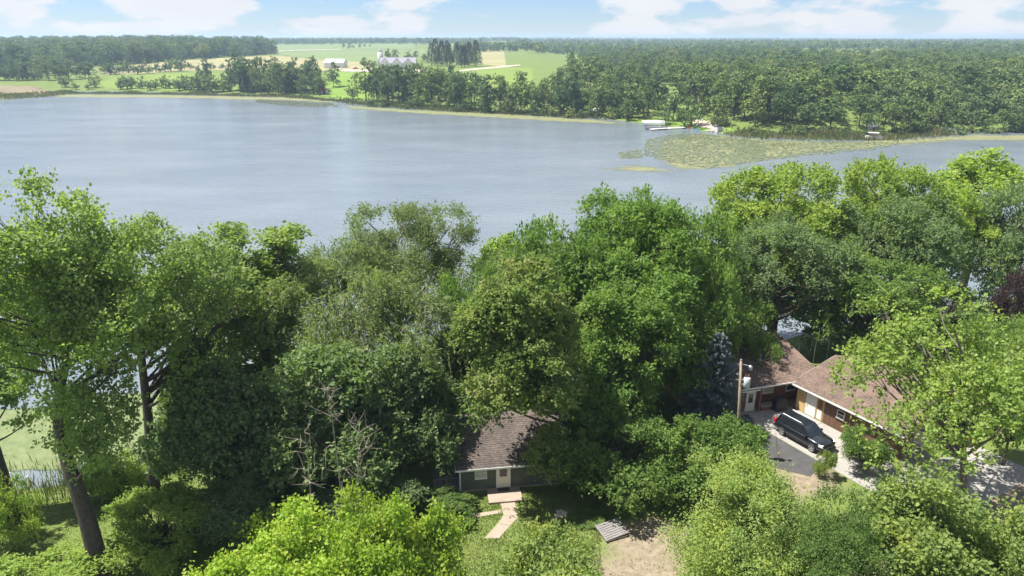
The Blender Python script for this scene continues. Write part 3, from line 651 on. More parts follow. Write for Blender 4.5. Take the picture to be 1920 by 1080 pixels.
# centre belt
g = 'trees of the centre belt on the far shore'
row(672,190,900,205,62,20,'{} tree from the left in the front row right of the red roofed hut',g)
row(690,180,900,196,62,20,'{} tree from the left in the second row right of the red roofed hut',g)
row(700,168,860,182,56,26,'{} tree from the left in the back row below the long farm building',g)
row(905,207,1190,222,62,21,'{} tree from left, front row before the green meadow and white shed',g)
row(930,197,1190,212,52,24,'{} tree from the left in the second row before the meadow and white shed',g)
row(1030,188,1200,200,58,24,'{} tree from the left in the third row above the white shed',g)
row(1040,176,1230,186,56,26,'{} tree from the left in the back row above the white shed',g)
row(690,198,1180,226,20,26,'{} low bush from the left along the far centre shore','bushes along the far shore',BP,1.0,'bush','bush')
# left belt and hedges
g = 'trees of the left belt on the far shore'
row(425,172,605,176,52,15,'{} tree from left, front row of the belt left of the red roofed hut',g)
row(440,166,600,170,54,17,'{} tree from left, back row of the belt left of the red roofed hut',g)
px_tree(390,163,110,'tall single tree above the shrubs on the far left shore',None,FP,0.9)
px_tree(556,170,107,'tall rounded tree at the right end of the left belt'); px_tree(590,172,108,'tall dark tree beside the white barn in the left belt')
px_tree(626,164,119,'single tree with bare lower trunk on the lawn by the red roofed hut')
px_tree(662,186,160,'small dark tree right of the red roofed hut',None,BP)
g = 'shrubs along the far left shore'
row(215,166,425,170,22,14,'{} shrub from the left in the row along the far left shore',g,BP,1.1,'shrub','shrub')
row(330,168,425,171,30,14,'{} of the taller shrubs from the left before the left belt',g,BP,1.1,'shrub','shrub')
g = 'hedgerow trees across the left pasture'
row(188,141,350,133,20,12,'{} small tree from the left in the hedgerow across the left pasture',g,BP,1.0,'hedge_tree','tree')
row(350,131,425,128,12,16,'{} low tree from the left at the right end of the hedgerow',g,BP,1.0,'hedge_tree','tree')
px_tree(206,140,113,'taller dark tree standing out of the left hedgerow')
g = 'trees around the left marsh'
row(-20,153,175,146,30,13,'{} tree from the left in the front row behind the brown marsh',g,FP,1.35)
row(-20,143,120,138,34,14,'{} tree from the left in the back row behind the brown marsh',g,FP,1.3)
row(120,164,185,166,18,16,'{} bush from the left at the right end of the reed marsh','bushes by the marsh',BP,1.1,'bush','bush')
# farm grove
g = 'dark pines of the farm grove'
row(805,122,895,126,42,9,'{} dark pine from the left in the front of the farm stand',g,PP,1.2,'pine_tree'); row(812,118,898,121,40,11,'{} dark pine from the left at the back of the farm stand',g,PP,1.2,'pine_tree')
g = 'trees round the farmyard'
for k_, (u_, vb, vt) in enumerate(((728,115,92),(740,114,93),(765,114,94),(780,114,95),(795,118,100))): px_tree(u_,vb,vt,ORD[k_]+' rounded tree from the left behind the long farm building',g)
px_tree(683,127,107,'rounded tree standing between the white barns'); px_tree(699,128,114,'small tree left of the silo',None,BP)
row(640,91,700,90,8,10,'{} dark tree from the left in the clump out in the crop field','clump in the crop field',FP)
# right hand landing: sparse trees on the slope
g = 'trees on the slope above the landing'
for k_, (u_, vb, vt) in enumerate(((1215,217,150),(1232,205,140),(1262,226,160),(1290,214,140),(1320,205,135),(1350,212,140),(1375,225,140),(1395,222,130),(1415,235,150),(1440,225,140),(1470,240,160))):
    px_tree(u_,vb,vt,ORD[k_]+' tree from the left on the slope above the boat landing',g)
px_tree(1296,238,172,'rounded pale green tree standing just above the boat landing')
px_tree(1345,236,178,'tree with bare stems over the small grey box at the landing'); px_tree(1246,234,205,'dark small tree by the pontoon canopy',None,BP)
# right wood: spread in the ground, not in the picture
g = 'trees of the wood along the far right shore'
pts = []
cx_ = frng.uniform(85, 330, 6000); cy_ = frng.uniform(255, 430, 6000); cd_ = poly_sd(POLY, cx_, cy_)
for x, y, d_ in zip(cx_, cy_, cd_):
    if d_ < 9 or d_ > 70 or abs(x/y) > 0.80 or (x < 110 and d_ < 35): continue
    if all((x-a)**2+(y-b)**2 > 9.6**2 for a, b in pts): pts.append((x, y))
for x, y in pts:
    d_ = poly_sd(POLY, np.array([x]), np.array([y]))[0]
    far_tree(x, y, frng.uniform(10,17) if d_ > 18 else frng.uniform(7,12), ('tree deep in the far wood, ' if d_ > 44 else 'tree midway into the far wood, ' if d_ > 22 else 'tree in the front row of the far wood, ')+('above the weed bed' if x/y < 0.42 else 'above the moored boat' if x/y < 0.54 else 'behind the empty boat lift' if x/y < 0.66 else 'at the right edge of the photo'), g, FP, 1.5)
for u_, vb, vt in ((1655,250,192),(1700,248,178),(1820,246,180),(1880,246,185),(1760,247,176)):
    px_tree(u_,vb,vt,{1655:'forward light tree just right of the moored pontoon boat',1700:'forward tree midway between the moored boat and the empty boat lift',1760:'forward tree just left of the empty boat lift',1820:'forward tree just right of the empty boat lift',1880:'forward tree near the right end of the far shore'}[u_],'front trees of the far right wood')
row(1400,252,1640,256,14,16,'{} low bush from the left between the landing and the moored boat','bushes below the far right wood',BP,1.2,'bush','bush'); row(1660,252,1925,247,16,15,'{} low bush from the left along the shore right of the moored boat','bushes below the far right wood',BP,1.2,'bush','bush')
print('far individuals', NFAR[0], 'right wood', len(pts))
# far woods as one mass each: instanced crowns
def far_lod(seed, Ht, Rx, nleaf):
    rng = np.random.default_rng(seed)
    V, Q, *_ = crown_np(rng, (0,0,Ht*0.52), Rx, Ht*0.48, nleaf, leaf=(1.5,1.1), nlobe=18, spray=7, slen=1.2, up=0.4, droop=0.1, frac=(0.24,0.38), flat=0.3, low=-0.9, ragged=0.2, nout=1.0, nrnd=0.3, sub=4)
    return mesh_np('distant_crown', V, Q, LM['far'])
PC = bpy.data.collections.new('wood_crowns'); PD = bpy.data.collections.new('distant_crowns')
for p_ in FP: PC.objects.link(bpy.data.objects.new('wood_crown', p_[1]))
for k_ in range(4): PD.objects.link(bpy.data.objects.new('distant_crown', far_lod(140+k_, 17, 6.5, 480)))
def gn_group(coll):
    ng = bpy.data.node_groups.new('wood', 'GeometryNodeTree'); ng.interface.new_socket('Geometry', in_out='INPUT', socket_type='NodeSocketGeometry'); ng.interface.new_socket('Geometry', in_out='OUTPUT', socket_type='NodeSocketGeometry')
    A = ng.nodes.new; i_ = A('NodeGroupInput'); o2 = A('NodeGroupOutput'); io = A('GeometryNodeInstanceOnPoints'); ci = A('GeometryNodeCollectionInfo'); ci.inputs[0].default_value = coll; ci.inputs['Separate Children'].default_value = True; ci.inputs['Reset Children'].default_value = True
    io.inputs['Pick Instance'].default_value = True
    sc_ = A('GeometryNodeInputNamedAttribute'); sc_.data_type = 'FLOAT_VECTOR'; sc_.inputs['Name'].default_value = 'sc'; ro = A('GeometryNodeInputNamedAttribute'); ro.data_type = 'FLOAT_VECTOR'; ro.inputs['Name'].default_value = 'rot'
    l_ = ng.links.new; l_(i_.outputs[0], io.inputs['Points']); l_(ci.outputs[0], io.inputs['Instance']); l_(sc_.outputs[0], io.inputs['Scale']); l_(ro.outputs[0], io.inputs['Rotation']); l_(io.outputs[0], o2.inputs[0]); return ng
def wood_mass(name, pts, hts, label, coll, base_h, seed):
    rng = np.random.default_rng(seed); X = np.array([p[0] for p in pts]); Y = np.array([p[1] for p in pts]); n = len(X); Z = height(X, Y)-0.4
    me = bpy.data.meshes.new(name); me.vertices.add(n); me.vertices.foreach_set('co', np.stack([X, Y, Z], 1).astype(np.float32).ravel())
    s_ = np.asarray(hts)/base_h; sx = s_*rng.uniform(1.0, 1.6, n)
    a = me.attributes.new('sc', 'FLOAT_VECTOR', 'POINT'); a.data.foreach_set('vector', np.stack([sx, sx, s_], 1).astype(np.float32).ravel())
    a = me.attributes.new('rot', 'FLOAT_VECTOR', 'POINT'); a.data.foreach_set('vector', np.stack([np.zeros(n), np.zeros(n), rng.uniform(0, 6.28, n)], 1).astype(np.float32).ravel())
    o = link(name, me); md = o.modifiers.new('wood', 'NODES'); md.node_group = gn_group(coll); return tag(o, label, kind='stuff')
def scatter(n, x0, x1, y0, y1, cond, sp):
    X = frng.uniform(x0, x1, n); Y = frng.uniform(y0, y1, n)
    ok = (np.abs(X) < 0.82*Y+60) & cond(X, Y); X = X[ok]; Y = Y[ok]
    _, i = np.unique(np.stack([X//sp, Y//sp]), axis=1, return_index=True)
    return list(zip(X[i], Y[i]))
LW = np.array([p[:2] for p in hp([(-120,133),(70,129),(250,121),(365,111),(440,108),(515,101),(490,92),(300,88),(-120,88)])])
lw = scatter(9000, -900, -150, 480, 1500, lambda x, y: poly_sd(LW, x, y) < 0, 9.5)
wood_mass('left_wood', lw, frng.uniform(12,21,len(lw)), 'long dark wood rising behind the fields at the left', PC, 17.5, 1)
RF = np.array([p[:2] for p in hp([(1120,116),(1230,114),(1245,102),(1120,104)])])
RW = lambda x, y: (poly_sd(POLY, x, y) > 71) & (y > 330) & (x > 0.095*y+8*np.sin(y*0.01)) & (poly_sd(RF, x, y) > 0) & ~((x < 90) & (y < 470)) & ((y < 480) | (np.sin(x*0.013+y*0.004+1)*np.sin(y*0.017+0.6) < 0.22))
rw = scatter(14000, 30, 900, 330, 1050, RW, 10)
wood_mass('right_wood', rw, frng.uniform(7,14.5,len(rw)), 'unbroken wood behind the far right shore', PC, 17.5, 2)
print('woods', len(lw), len(rw))
fw = []
for y0, y1, sp, dens, cond in ((1050,1900,17,7000,lambda x,y: ((x > 0.02*y+40*np.sin(y*.006)) & (np.sin(x*0.009+y*0.003)*np.sin(y*0.012) < 0.2)) | (x < -0.36*y)),(1150,1320,16,2500,lambda x,y: (x > -90) & (x < 160)),(1900,2300,20,5000,lambda x,y: (np.sin(x*.004+y*.002)+0.5 > 0) | (x > 100)),(2700,3100,24,4500,lambda x,y: x == x),(3900,4300,34,4500,lambda x,y: x == x),(5600,6000,45,4500,lambda x,y: x == x)):
    fw += scatter(dens, -0.85*y1, 0.85*y1, y0, y1, cond, sp)
wood_mass('distant_woods', fw, frng.uniform(8,17,len(fw)), 'bands of hazy woodland reaching the horizon', PD, 17, 3)
print('distant', len(fw))

# ------------------------------------------------------------------ buildings and yard
def shingle(name, c, scale=3.2):
    m, t, b, o = newmat(name)
    co = N(t, 'ShaderNodeTexCoord'); br = N(t, 'ShaderNodeTexBrick'); t.links.new(co.outputs['Object'], br.inputs['Vector'])
    br.inputs['Scale'].default_value = scale; br.inputs['Mortar Size'].default_value = 0.012; br.inputs['Bias'].default_value = 0.0
    br.inputs['Color1'].default_value = (*[x*0.72 for x in c],1); br.inputs['Color2'].default_value = (*[x*1.28 for x in c],1); br.inputs['Mortar'].default_value = (*[x*0.45 for x in c],1)
    f = noise(t, 0.7, 5); st = ramp(t, [(0.3,(0.72,0.72,0.74)),(0.7,(1.22,1.18,1.12))]); t.links.new(f, st.inputs[0])
    f2 = noise(t, 22, 3); st2 = ramp(t, [(0.3,(0.8,0.8,0.8)),(0.7,(1.2,1.2,1.2))]); t.links.new(f2, st2.inputs[0])
    col = mixc(t, 1.0, mixc(t, 1.0, br.outputs['Color'], st.outputs[0], 'MULTIPLY'), st2.outputs[0], 'MULTIPLY')
    t.links.new(col, b.inputs['Base Color']); b.inputs['Roughness'].default_value = 0.95; b.inputs['Specular IOR Level'].default_value = 0.15
    addbump(t, b, f2, 0.5, 0.02); return m
M['shingle_dark'] = shingle('cabin_shingles', (0.12,0.10,0.09)); M['shingle_brown'] = shingle('brown_shingles', (0.165,0.122,0.102))
M['green_siding'] = plain('green_siding', (0.105,0.115,0.085), 0.8, var=0.15, scale=2); M['white'] = plain('white_trim', (0.72,0.71,0.67), 0.6, var=0.08)
M['cream'] = plain('cream_door', (0.72,0.67,0.52), 0.5, var=0.06); M['glass'] = plain('dark_glass', (0.03,0.035,0.04), 0.08, var=0.3, spec=0.6)
M['curtain'] = plain('pale_blind', (0.45,0.44,0.38), 0.6, var=0.1)
M['brown_siding'] = plain('brown_siding', (0.145,0.075,0.05), 0.8, var=0.2, scale=2, stretch=(3,3,0.3)); M['red_wood'] = plain('red_brown_wood', (0.19,0.085,0.05), 0.8, var=0.2)
M['ply'] = plain('bare_plywood', (0.52,0.37,0.17), 0.75, var=0.18, scale=2, stretch=(4,4,0.4)); M['concrete'] = plain('concrete', (0.27,0.255,0.235), 0.9, var=0.14, scale=0.8, bump=0.2, fine=12)
M['concrete_old'] = plain('old_concrete', (0.29,0.235,0.185), 0.9, var=0.2, scale=1.5, bump=0.3, fine=14); M['asphalt'] = plain('asphalt', (0.062,0.06,0.062), 0.95, var=0.3, scale=1.2, bump=0.4, fine=16)
M['grey_wood'] = plain('weathered_wood', (0.19,0.18,0.175), 0.9, var=0.3, scale=4, stretch=(0.5,5,5)); M['pole_wood'] = plain('pole_wood', (0.30,0.235,0.165), 0.9, var=0.3, scale=5, stretch=(3,3,0.3))
M['metal'] = plain('grey_metal', (0.52,0.54,0.56), 0.35, 0.6, var=0.1); M['transformer'] = plain('transformer_paint', (0.50,0.53,0.55), 0.45, var=0.08); M['black'] = plain('black_plastic', (0.018,0.018,0.02), 0.5, var=0.3)
M['tarp'] = plain('black_cover', (0.02,0.02,0.023), 0.65, var=0.4, scale=4, bump=0.5); M['rubber'] = plain('rubber', (0.02,0.02,0.02), 0.85, var=0.2)
M['carpaint'] = plain('dark_car_paint', (0.018,0.021,0.027), 0.18, 0.35, var=0.1, spec=0.8); M['carpaint'].node_tree.nodes['Principled BSDF'].inputs['Coat Weight'].default_value = 0.8
M['carglass'] = plain('car_glass', (0.016,0.02,0.024), 0.05, var=0.1, spec=0.9); M['alloy'] = plain('alloy', (0.55,0.55,0.57), 0.3, 0.8, var=0.1); M['redlamp'] = plain('red_lens', (0.5,0.02,0.03), 0.2, var=0.1); M['clearlamp'] = plain('clear_lens', (0.75,0.75,0.78), 0.12, var=0.05)
M['stone'] = plain('stone', (0.42,0.36,0.30), 0.9, var=0.25, scale=3, bump=0.5); M['roofmetal'] = plain('pale_roof', (0.62,0.63,0.64), 0.5, var=0.1); M['greyroof'] = plain('grey_roof', (0.24,0.23,0.27), 0.8, var=0.2)
M['redroof'] = plain('red_roof', (0.55,0.13,0.09), 0.7, var=0.15); M['blue'] = plain('blue_plastic', (0.05,0.28,0.62), 0.35, var=0.1); M['lime'] = plain('lime_plastic', (0.42,0.60,0.09), 0.35, var=0.1); M['red'] = plain('red_plastic', (0.50,0.05,0.04), 0.4, var=0.1)
M['tan'] = plain('tan_paint', (0.52,0.42,0.36), 0.7, var=0.1); M['canvas'] = plain('white_canvas', (0.80,0.76,0.74), 0.8, var=0.08); M['silo'] = plain('silo_stave', (0.50,0.47,0.46), 0.8, var=0.15)

def gable_roof(parent, x0, x1, y0, y1, ze, zr, mat, courses=0, th=0.10, name='roof'):
    """two slopes along x; ridge midway; stepped shingle courses on both slopes"""
    ym = (y0+y1)/2; mb = MB()
    for s, ya in ((1, y0), (-1, y1)):
        n = max(1, courses)
        for i in range(n):
            t0, t1 = i/n, (i+1)/n; ov = 0.25/n if i else 0
            a0 = ya+(ym-ya)*(t0-ov); a1 = ya+(ym-ya)*t1
            z0_ = ze+(zr-ze)*(t0-ov)+(0.022 if courses else 0); z1_ = ze+(zr-ze)*t1
            mb.hexa([(x0,a0,z0_-th),(x1,a0,z0_-th),(x1,a1,z1_-th),(x0,a1,z1_-th),(x0,a0,z0_),(x1,a0,z0_),(x1,a1,z1_),(x0,a1,z1_)] if s == 1 else
                    [(x1,a0,z0_-th),(x0,a0,z0_-th),(x0,a1,z1_-th),(x1,a1,z1_-th),(x1,a0,z0_),(x0,a0,z0_),(x0,a1,z1_),(x1,a1,z1_)])
    o = mb.build(name, mat, parent)
    c = MB(); c.add([(x0-.01,ym-.14,zr-.02),(x1+.01,ym-.14,zr-.02),(x1+.01,ym,zr+.045),(x0-.01,ym,zr+.045),(x0-.01,ym+.14,zr-.02),(x1+.01,ym+.14,zr-.02)], [(0,1,2,3),(3,2,5,4)]).build('ridge_cap', mat, o)
    return o
def gable_wall(parent, x0, x1, y0, y1, z0, zw, zr, mat, ribs=0, lap=0, name='wall'):
    ym = (y0+y1)/2; mb = MB()
    mb.add([(x0,y0,z0),(x1,y0,z0),(x1,y1,z0),(x0,y1,z0),(x0,y0,zw),(x1,y0,zw),(x1,y1,zw),(x0,y1,zw),(x0,ym,zr),(x1,ym,zr)],
           [(0,1,5,4),(2,3,7,6),(1,2,6,9,5),(3,0,4,8,7),(3,2,1,0),(4,5,9,8),(6,7,8,9)])
    if ribs:
        x = x0+ribs
        while x < x1-0.05: mb.box(x-.018,x+.018,y0-.014,y0+.01,z0,zw); x += ribs
    if lap:
        z = z0+lap
        while z < zw: mb.box(x0,x1,y0-.012,y0+.01,z-.03,z); z += lap
    return mb.build(name, mat, parent)
def window(parent, x0, x1, z0, z1, y, pane='glass', name='window', bar=True):
    w = MB(); f = .06
    w.box(x0-f,x1+f,y-.05,y+.02,z1,z1+f).box(x0-f,x1+f,y-.05,y+.02,z0-f,z0).box(x0-f,x0,y-.05,y+.02,z0,z1).box(x1,x1+f,y-.05,y+.02,z0,z1)
    if bar: w.box(x0,x1,y-.045,y+.01,(z0+z1)/2-.025,(z0+z1)/2+.025)
    o = w.build(name, M['white'], parent)
    MB().box(x0-.002,x1+.002,y-.022,y-.016,z0-.002,z1+.002).build('pane', M[pane], o)
    MB().box(x0-.09,x1+.09,y-.10,y-.052,z0-f-.045,z0-f+.0).build('sill', M['white'], o)
    return o
def door(parent, x0, x1, z1, y, mat='white', lite=(0.2,0.8,0.5,0.92), z0=0.05, name='door'):
    o = MB().box(x0,x1,y-.05,y+.01,z0,z1).build(name, M[mat], parent)
    MB().box(x0-.08,x0-.003,y-.06,y+.012,z0,z1+.08).box(x1+.003,x1+.08,y-.06,y+.012,z0,z1+.08).box(x0-.003,x1+.003,y-.06,y+.012,z1+.003,z1+.08).build('door_frame', M['white'], o)
    if lite:
        w = x1-x0; h = z1-z0
        MB().box(x0+w*lite[0],x0+w*lite[1],y-.056,y-.048,z0+h*lite[2],z0+h*lite[3]).build('door_window', M['glass'], o)
    MB().tube([(x0+.08,y-.12,z0+.95),(x0+.08,y-.05,z0+.95)], .03, 6).build('handle', M['metal'], o)
    return o
# --- cabin
CB = empty('cabin', (-3.81,43.59,0), R(8), 'small dark green cabin with shingled gable roof in the trees', 'house')
gable_wall(CB, 0,7.6, 0,7.2, 0,2.12,3.72, M['green_siding'], lap=0.21)
MB().box(-.02,7.62,-.02,7.22,-.2,.12).build('foundation', M['concrete_old'], CB)
gable_roof(CB, -.3,7.9, -.38,7.58, 2.12,3.95, M['shingle_dark'], 24)
MB().box(-.31,7.91,-.42,-.385,1.97,2.12).build('fascia', M['white'], CB)
for xx in (-.33, 7.905):
    MB().hexa([(xx,-.38,1.93),(xx+.028,-.38,1.93),(xx+.028,3.6,3.76),(xx,3.6,3.76),(xx,-.38,2.10),(xx+.028,-.38,2.10),(xx+.028,3.6,3.93),(xx,3.6,3.93)]).build('rake_board', M['white'], CB)
MB().box(-.03,.09,-.035,.05,.12,2.0).build('corner_board', M['white'], CB)
door(CB, 2.75,3.65, 2.03, -.003, 'cream', (0.2,0.8,0.52,0.92)); window(CB, 1.18,1.94,1.12,1.92,-.003,'curtain'); window(CB, 6.15,6.88,1.25,1.95,-.003)
MB().tube([(0.02,-.46,2.0),(0.02,-.46,1.9),(0.0,-.08,1.6),(0.0,-.08,.15)], .035, 6).build('downspout', M['white'], CB)
st = MB().box(1.95,4.4,-1.75,-.06,.0,.16).build('doorstep', M['concrete_old'], CB, bevel=.02); 
MB().box(2.75,3.6,-.55,-.12,.163,.18).build('door_mat', M['black'], CB)
dk = empty('side_deck', tuple(CB.matrix_basis @ Vector((-1.9,.25,0))), R(8), 'weathered wooden deck with railing at the left of the cabin', 'deck')
for i in range(9): MB().box(i*.2+.005,i*.2+.19,0,2.4,.32,.36).build('deck_board', M['grey_wood'], dk)
MB().box(0,1.82,-.045,-.005,.16,.34).build('rim_joist', M['grey_wood'], dk)
MB().box(-.04,1.84,-.1,.02,1.08,1.13).build('top_rail', M['grey_wood'], dk); MB().box(0,1.8,-.06,-.02,.44,.49).build('bottom_rail', M['grey_wood'], dk)
for x in (0.0,.88,1.74): MB().box(x,x+.09,-.14,-.065,0,1.075).build('post', M['grey_wood'], dk)
for i in range(11):
    x = .13+i*.145
    MB().box(x,x+.035,-.058,-.022,.492,1.078).build('baluster', M['grey_wood'], dk)
# --- walkway slabs
wk = link('walkway', None); tag(wk, 'old concrete walkway curving from the cabin doorstep', kind='structure')
def slab(poly, parent, mat='concrete_old', z=.03, name='slab'):
    return MB().prism([p[:2] for p in poly], -.08, z).build(name, M[mat], parent, bevel=.015)
wl = [pz(938,944),pz(945,958),pz(944,966),pz(934,981),pz(908,1010)]; wr = [pz(966,942),pz(973,962),pz(971,972),pz(957,986),pz(936,1010)]
for i in range(4):
    if i == 1: continue
    a_, b_, c_, d_ = [Vector(q) for q in (wl[i],wr[i],wr[i+1],wl[i+1])] if i != 0 else [Vector(q) for q in (wl[0],wr[0],wr[1],wl[1])]
    if i == 0: c_, d_ = Vector(wr[2]), Vector(wl[2])
    m_ = (a_+b_+c_+d_)/4; slab([p+(m_-p)*.02 for p in (d_,c_,b_,a_)], wk)
slab([pz(888,971),pz(938,962),pz(940,956),pz(886,964)], wk, z=.02)
# --- brown house
A_ = math.atan2(.277,.961)
BH = empty('brown_house', (20.51,54.78,0), A_, 'long brown house with low brown shingle roof beside the garage', 'house')
MB().box(-4.5,7.6,1.25,12.6,-.2,2.72).build('wall', M['red_wood'], BH)
RE, RZ, RD = 2.6, 3.88, 13.9
gable_roof(BH, -4.9,8.0, 0,RD, RE,RZ, M['shingle_brown'], 34, th=.12)
MB().box(-4.9,8.0,-.05,-.004,2.47,2.60).build('gutter', M['white'], BH)
MB().add([(7.6,1.25,2.72),(7.6,12.6,2.72),(7.6,6.95,3.74)],[(0,1,2)]).build('gable_wall', M['red_wood'], BH)
MB().hexa([(8.005,0,2.45),(8.035,0,2.45),(8.035,6.95,3.73),(8.005,6.95,3.73),(8.005,0,2.59),(8.035,0,2.59),(8.035,6.95,3.87),(8.005,6.95,3.87)]).build('rake_board', M['tan'], BH)
window(BH, 2.55,3.55,1.2,2.05,1.24,'curtain'); window(BH, 5.0,5.9,1.1,2.05,1.24)
MB().box(1.42,1.56,.1,.24,0,2.49).build('porch_post', M['red_wood'], BH)
MB().box(-3.6,1.32,.5,1.249,0,2.2).build('entry_wing', M['red_wood'], BH)
MB().hexa([(-3.9,.1,2.21),(1.40,.1,2.21),(1.40,1.24,2.40),(-3.9,1.24,2.40),(-3.9,.1,2.30),(1.40,.1,2.30),(1.40,1.24,2.47),(-3.9,1.24,2.47)]).build('entry_roof', M['greyroof'], BH)
MB().box(-3.9,1.40,.06,.097,2.17,2.31).build('entry_fascia', M['white'], BH)
door(BH, .36,1.16, 2.0, .495, 'white', (0.22,0.78,0.42,0.88))
vp = MB().tube([(3.6,3.6,3.1),(3.6,3.6,3.75)], .06, 8).build('vent_pipe', M['metal'], BH, True); MB().tube([(3.6,3.6,3.755),(3.6,3.6,3.80)], .11, 8).build('vent_cap', M['metal'], vp)
MB().hexa([(3.4,3.3,3.235),(3.8,3.3,3.235),(3.8,3.75,3.32),(3.4,3.75,3.32),(3.4,3.3,3.25),(3.8,3.3,3.25),(3.8,3.75,3.335),(3.4,3.75,3.335)]).build('vent_flashing', M['metal'], vp)
pl = empty('planter_wall', tuple(BH.matrix_basis @ Vector((1.75,.15,0))), A_, 'low red brown patio wall with pale cap beside the entry', 'wall')
MB().box(0,1.5,0,.25,0,.42).build('wall_body', M['red_wood'], pl); MB().box(-.04,1.54,-.04,.6,.423,.48).build('cap', M['concrete'], pl)
# --- garage
GA = math.atan2(-.866,.5); GO = (24.78,56.16,0)
GG = empty('garage', GO, GA, 'brown garage with vertical siding, bare plywood section and low brown roof', 'garage')
gable_wall(GG, 3.3,10.1, .45,10.85, -.3,2.42,3.66, M['brown_siding'], ribs=.3)
MB().box(.45,3.296,.46,10.84,-.2,2.43).build('back_room_wall', M['ply'], GG)
MB().add([(.45,.46,2.43),(.45,10.84,2.43),(.45,5.65,3.62)],[(0,1,2)]).build('gable_wall', M['red_wood'], GG)
gable_roof(GG, 0,10.55, 0,11.3, 2.5,3.8, M['shingle_brown'], 30, th=.12)
MB().box(0,10.55,-.06,-.004,2.36,2.50).build('gutter', M['white'], GG)
for xx, y_a in ((-.035,0),(10.555,0)):
    MB().hexa([(xx,0,2.36),(xx+.03,0,2.36),(xx+.03,5.65,3.66),(xx,5.65,3.66),(xx,0,2.49),(xx+.03,0,2.49),(xx+.03,5.65,3.79),(xx,5.65,3.79)]).build('rake_board', M['tan'], GG)
door(GG, 1.56,2.44, 2.02, .455, 'white', None)
for x in (.56,1.36,2.58,3.14): MB().box(x,x+.07,.42,.458,.02,2.4).build('batten', M['ply'], GG)
MB().box(2.67,3.12,.43,.457,1.12,1.9).build('panel', M['red_wood'], GG); MB().box(2.67,3.12,.43,.457,.12,1.05).build('panel', M['white'], GG)
window(GG, 4.6,5.2,1.25,1.85,.436)
MB().box(10.103,10.14,2.2,6.4,.05,2.25).build('garage_door', M['tan'], GG)
# --- paved drive: slabs in the garage frame
def gl(x, y, z=0.0): return GG.matrix_basis @ Vector((x, y, z))
bpy.context.view_layer.update()
dv = link('driveway', None); tag(dv, 'pale concrete driveway of cast slabs along the garage', kind='structure')
xs = [-3.0,.2,3.4,6.6,9.9,13.0,16.6]
for i in range(6):
    ys = [-4.9,-2.3,.36] if xs[i+1] <= 9.9 else ([-4.9,-2.0,1.4,4.8,8.2] if i == 5 else [-4.9,-2.0,1.4,4.8,8.2])
    for y0, y1 in zip(ys, ys[1:]):
        slab([gl(xs[i]+.015,y0+.015),gl(xs[i+1]-.015,y0+.015),gl(xs[i+1]-.015,y1-.015),gl(xs[i]+.015,y1-.015)], dv, 'concrete', .05)
slab([gl(-3,.40),gl(.3,.40),gl(.3,4.2),gl(-3,4.2)], dv, 'concrete_old', .06)
asp = MB().prism([gl(x,y)[:2] for x,y in ((.3,-4.95),(7.6,-4.95),(8.1,-7.2),(5,-9.2),(1.2,-9.0),(.2,-7))], -.05, .025).build('parking_pad', M['asphalt']); tag(asp, 'dark asphalt parking pad left of the driveway', kind='structure')
